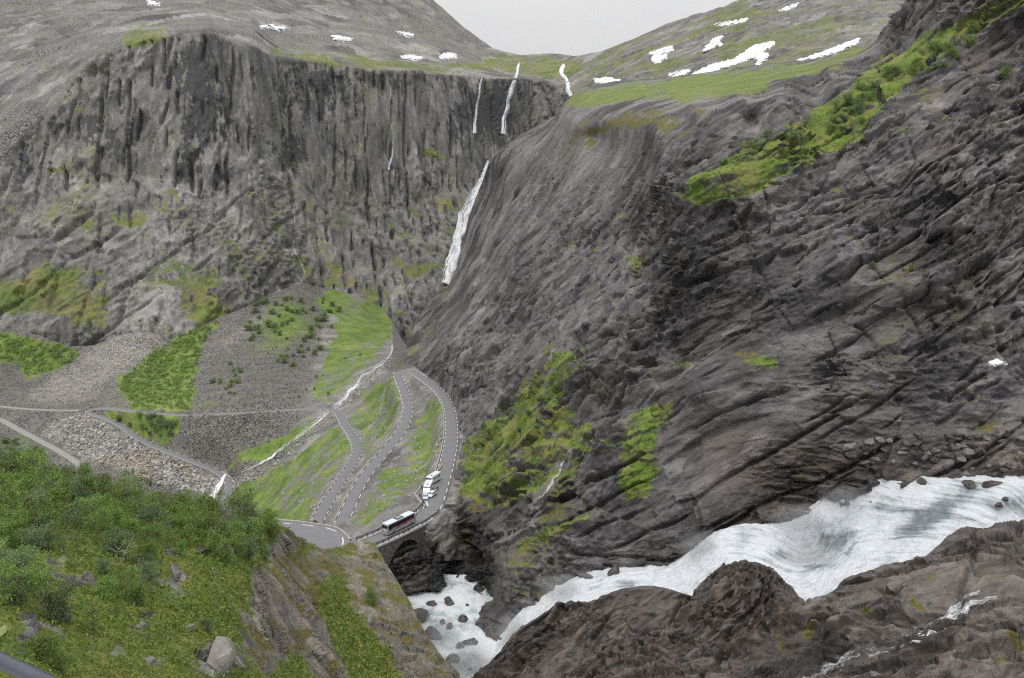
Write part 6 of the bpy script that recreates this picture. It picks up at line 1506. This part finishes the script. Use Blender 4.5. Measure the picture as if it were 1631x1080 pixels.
stones('slope_stones', LV, [[(430, 800), (540, 700), (570, 740), (500, 830)], [(560, 830), (660, 690), (700, 660), (705, 740), (650, 800)], [(565, 660), (635, 600), (640, 670), (590, 730)]], 900, .2, .9, m_scree, 505, label='grey stones scattered on the turf between the hairpins', category='stones')

give_labels()

# ------------------------------------------------------------------ the rail beside the viewer
m_rail = plain('dark_blue_grey_metal', (0.09, 0.095, 0.125), .35, .5, .5, .1, 10)
sh = link('road_shoulder', box_mesh('road_shoulder', -9, 9, -7, 2.75, -14, -2.7, .05, 1), m_conc, None, kind='structure')
hr = empty('handrail', (-1.81, 2.6, -2.7), 0, label='dark metal handrail cutting the lower left corner', category='handrail')
d_ = np.array([.2, -.11, 0]) / math.hypot(.2, .11); o_ = np.array(hr.location)
v, f = tube([np.array([-1.81, 2.6, -1.61]) + d_ * k - o_ for k in np.linspace(-5.5, 3.2, 12)], .026, .026, 16)
link('top_rail', raw_mesh('top_rail', v, f), m_rail, hr)
v, f = tube([np.array([-1.81, 2.6, -2.15]) + d_ * k - o_ for k in np.linspace(-1.2, 3.2, 8)], .018, .018, 12)
link('lower_rail', raw_mesh('lower_rail', v, f), m_rail, hr)
for k in (.6, 2.4):
    p = np.array([-1.81, 2.6, -1.62]) + d_ * k
    v, f = tube([p - o_, p - o_ - (0, 0, .6), p - o_ - (0, 0, 1.1)], .022, .022, 12); link('post', raw_mesh('post', v, f), m_rail, hr)

# ------------------------------------------------------------------ damp air between the slopes
hz = link('haze', box_mesh('haze', -1500, 1900, -60, 3100, -330, 900, 0), None, None, kind='stuff', label='thin damp haze filling the valley', category='haze')
hm = bpy.data.materials.new('haze'); hm.use_nodes = True; hn = hm.node_tree.nodes
for x in list(hn): hn.remove(x)
ho = hn.new('ShaderNodeOutputMaterial'); hv = hn.new('ShaderNodeVolumePrincipled')
hv.inputs['Color'].default_value = (0.86, 0.90, 0.96, 1); hv.inputs['Density'].default_value = 0.00002; hv.inputs['Anisotropy'].default_value = 0.2
hm.node_tree.links.new(hv.outputs[0], ho.inputs['Volume']); hz.data.materials.append(hm)

# ------------------------------------------------------------------ spray hanging over the falls
sm = bpy.data.materials.new('water_spray'); sm.use_nodes = True; nn, ll = sm.node_tree.nodes, sm.node_tree.links
for x in list(nn): nn.remove(x)
so = nn.new('ShaderNodeOutputMaterial'); sv_ = nn.new('ShaderNodeVolumePrincipled'); tc = nn.new('ShaderNodeTexCoord')
ln_ = nn.new('ShaderNodeVectorMath'); ln_.operation = 'LENGTH'; ll.new(tc.outputs['Object'], ln_.inputs[0])
mr = nn.new('ShaderNodeMapRange'); mr.interpolation_type = 'SMOOTHSTEP'; mr.inputs[1].default_value = 1.0; mr.inputs[2].default_value = 0.15; mr.inputs[3].default_value = 0; mr.inputs[4].default_value = 1
ll.new(ln_.outputs['Value'], mr.inputs[0])
no_ = nn.new('ShaderNodeTexNoise'); no_.inputs['Scale'].default_value = 1.8; no_.inputs['Detail'].default_value = 2; ll.new(tc.outputs['Object'], no_.inputs['Vector'])
mu = nn.new('ShaderNodeMath'); mu.operation = 'MULTIPLY'; ll.new(mr.outputs[0], mu.inputs[0]); ll.new(no_.outputs['Fac'], mu.inputs[1])
m2_ = nn.new('ShaderNodeMath'); m2_.operation = 'MULTIPLY'; ll.new(mu.outputs[0], m2_.inputs[0]); m2_.inputs[1].default_value = 0.22
ll.new(m2_.outputs[0], sv_.inputs['Density']); sv_.inputs['Color'].default_value = (0.95, 0.97, 1, 1); ll.new(sv_.outputs[0], so.inputs['Volume'])
bm = bmesh.new(); bmesh.ops.create_icosphere(bm, subdivisions=3, radius=1.0); spm = bpy.data.meshes.new('spray'); bm.to_mesh(spm); bm.free(); spm.materials.append(sm)
for a, b, Y, s_ in ((815, 1005, 172, (5, 6, 5)), (890, 935, 172, (7, 5, 4)), (1120, 868, 164, (8, 5, 4)), (1275, 828, 162, (8, 5, 4.5)), (1345, 795, 161, (7, 4, 3.5)), (745, 1050, 168, (8, 9, 5)), (700, 1010, 180, (7, 8, 4)), (1290, 880, 156, (9, 6, 4))):
    o = link('water_spray', spm, None, None, kind='stuff', label='white spray hanging over the falls', category='spray'); o.location = at(a, b, Y); o.scale = s_
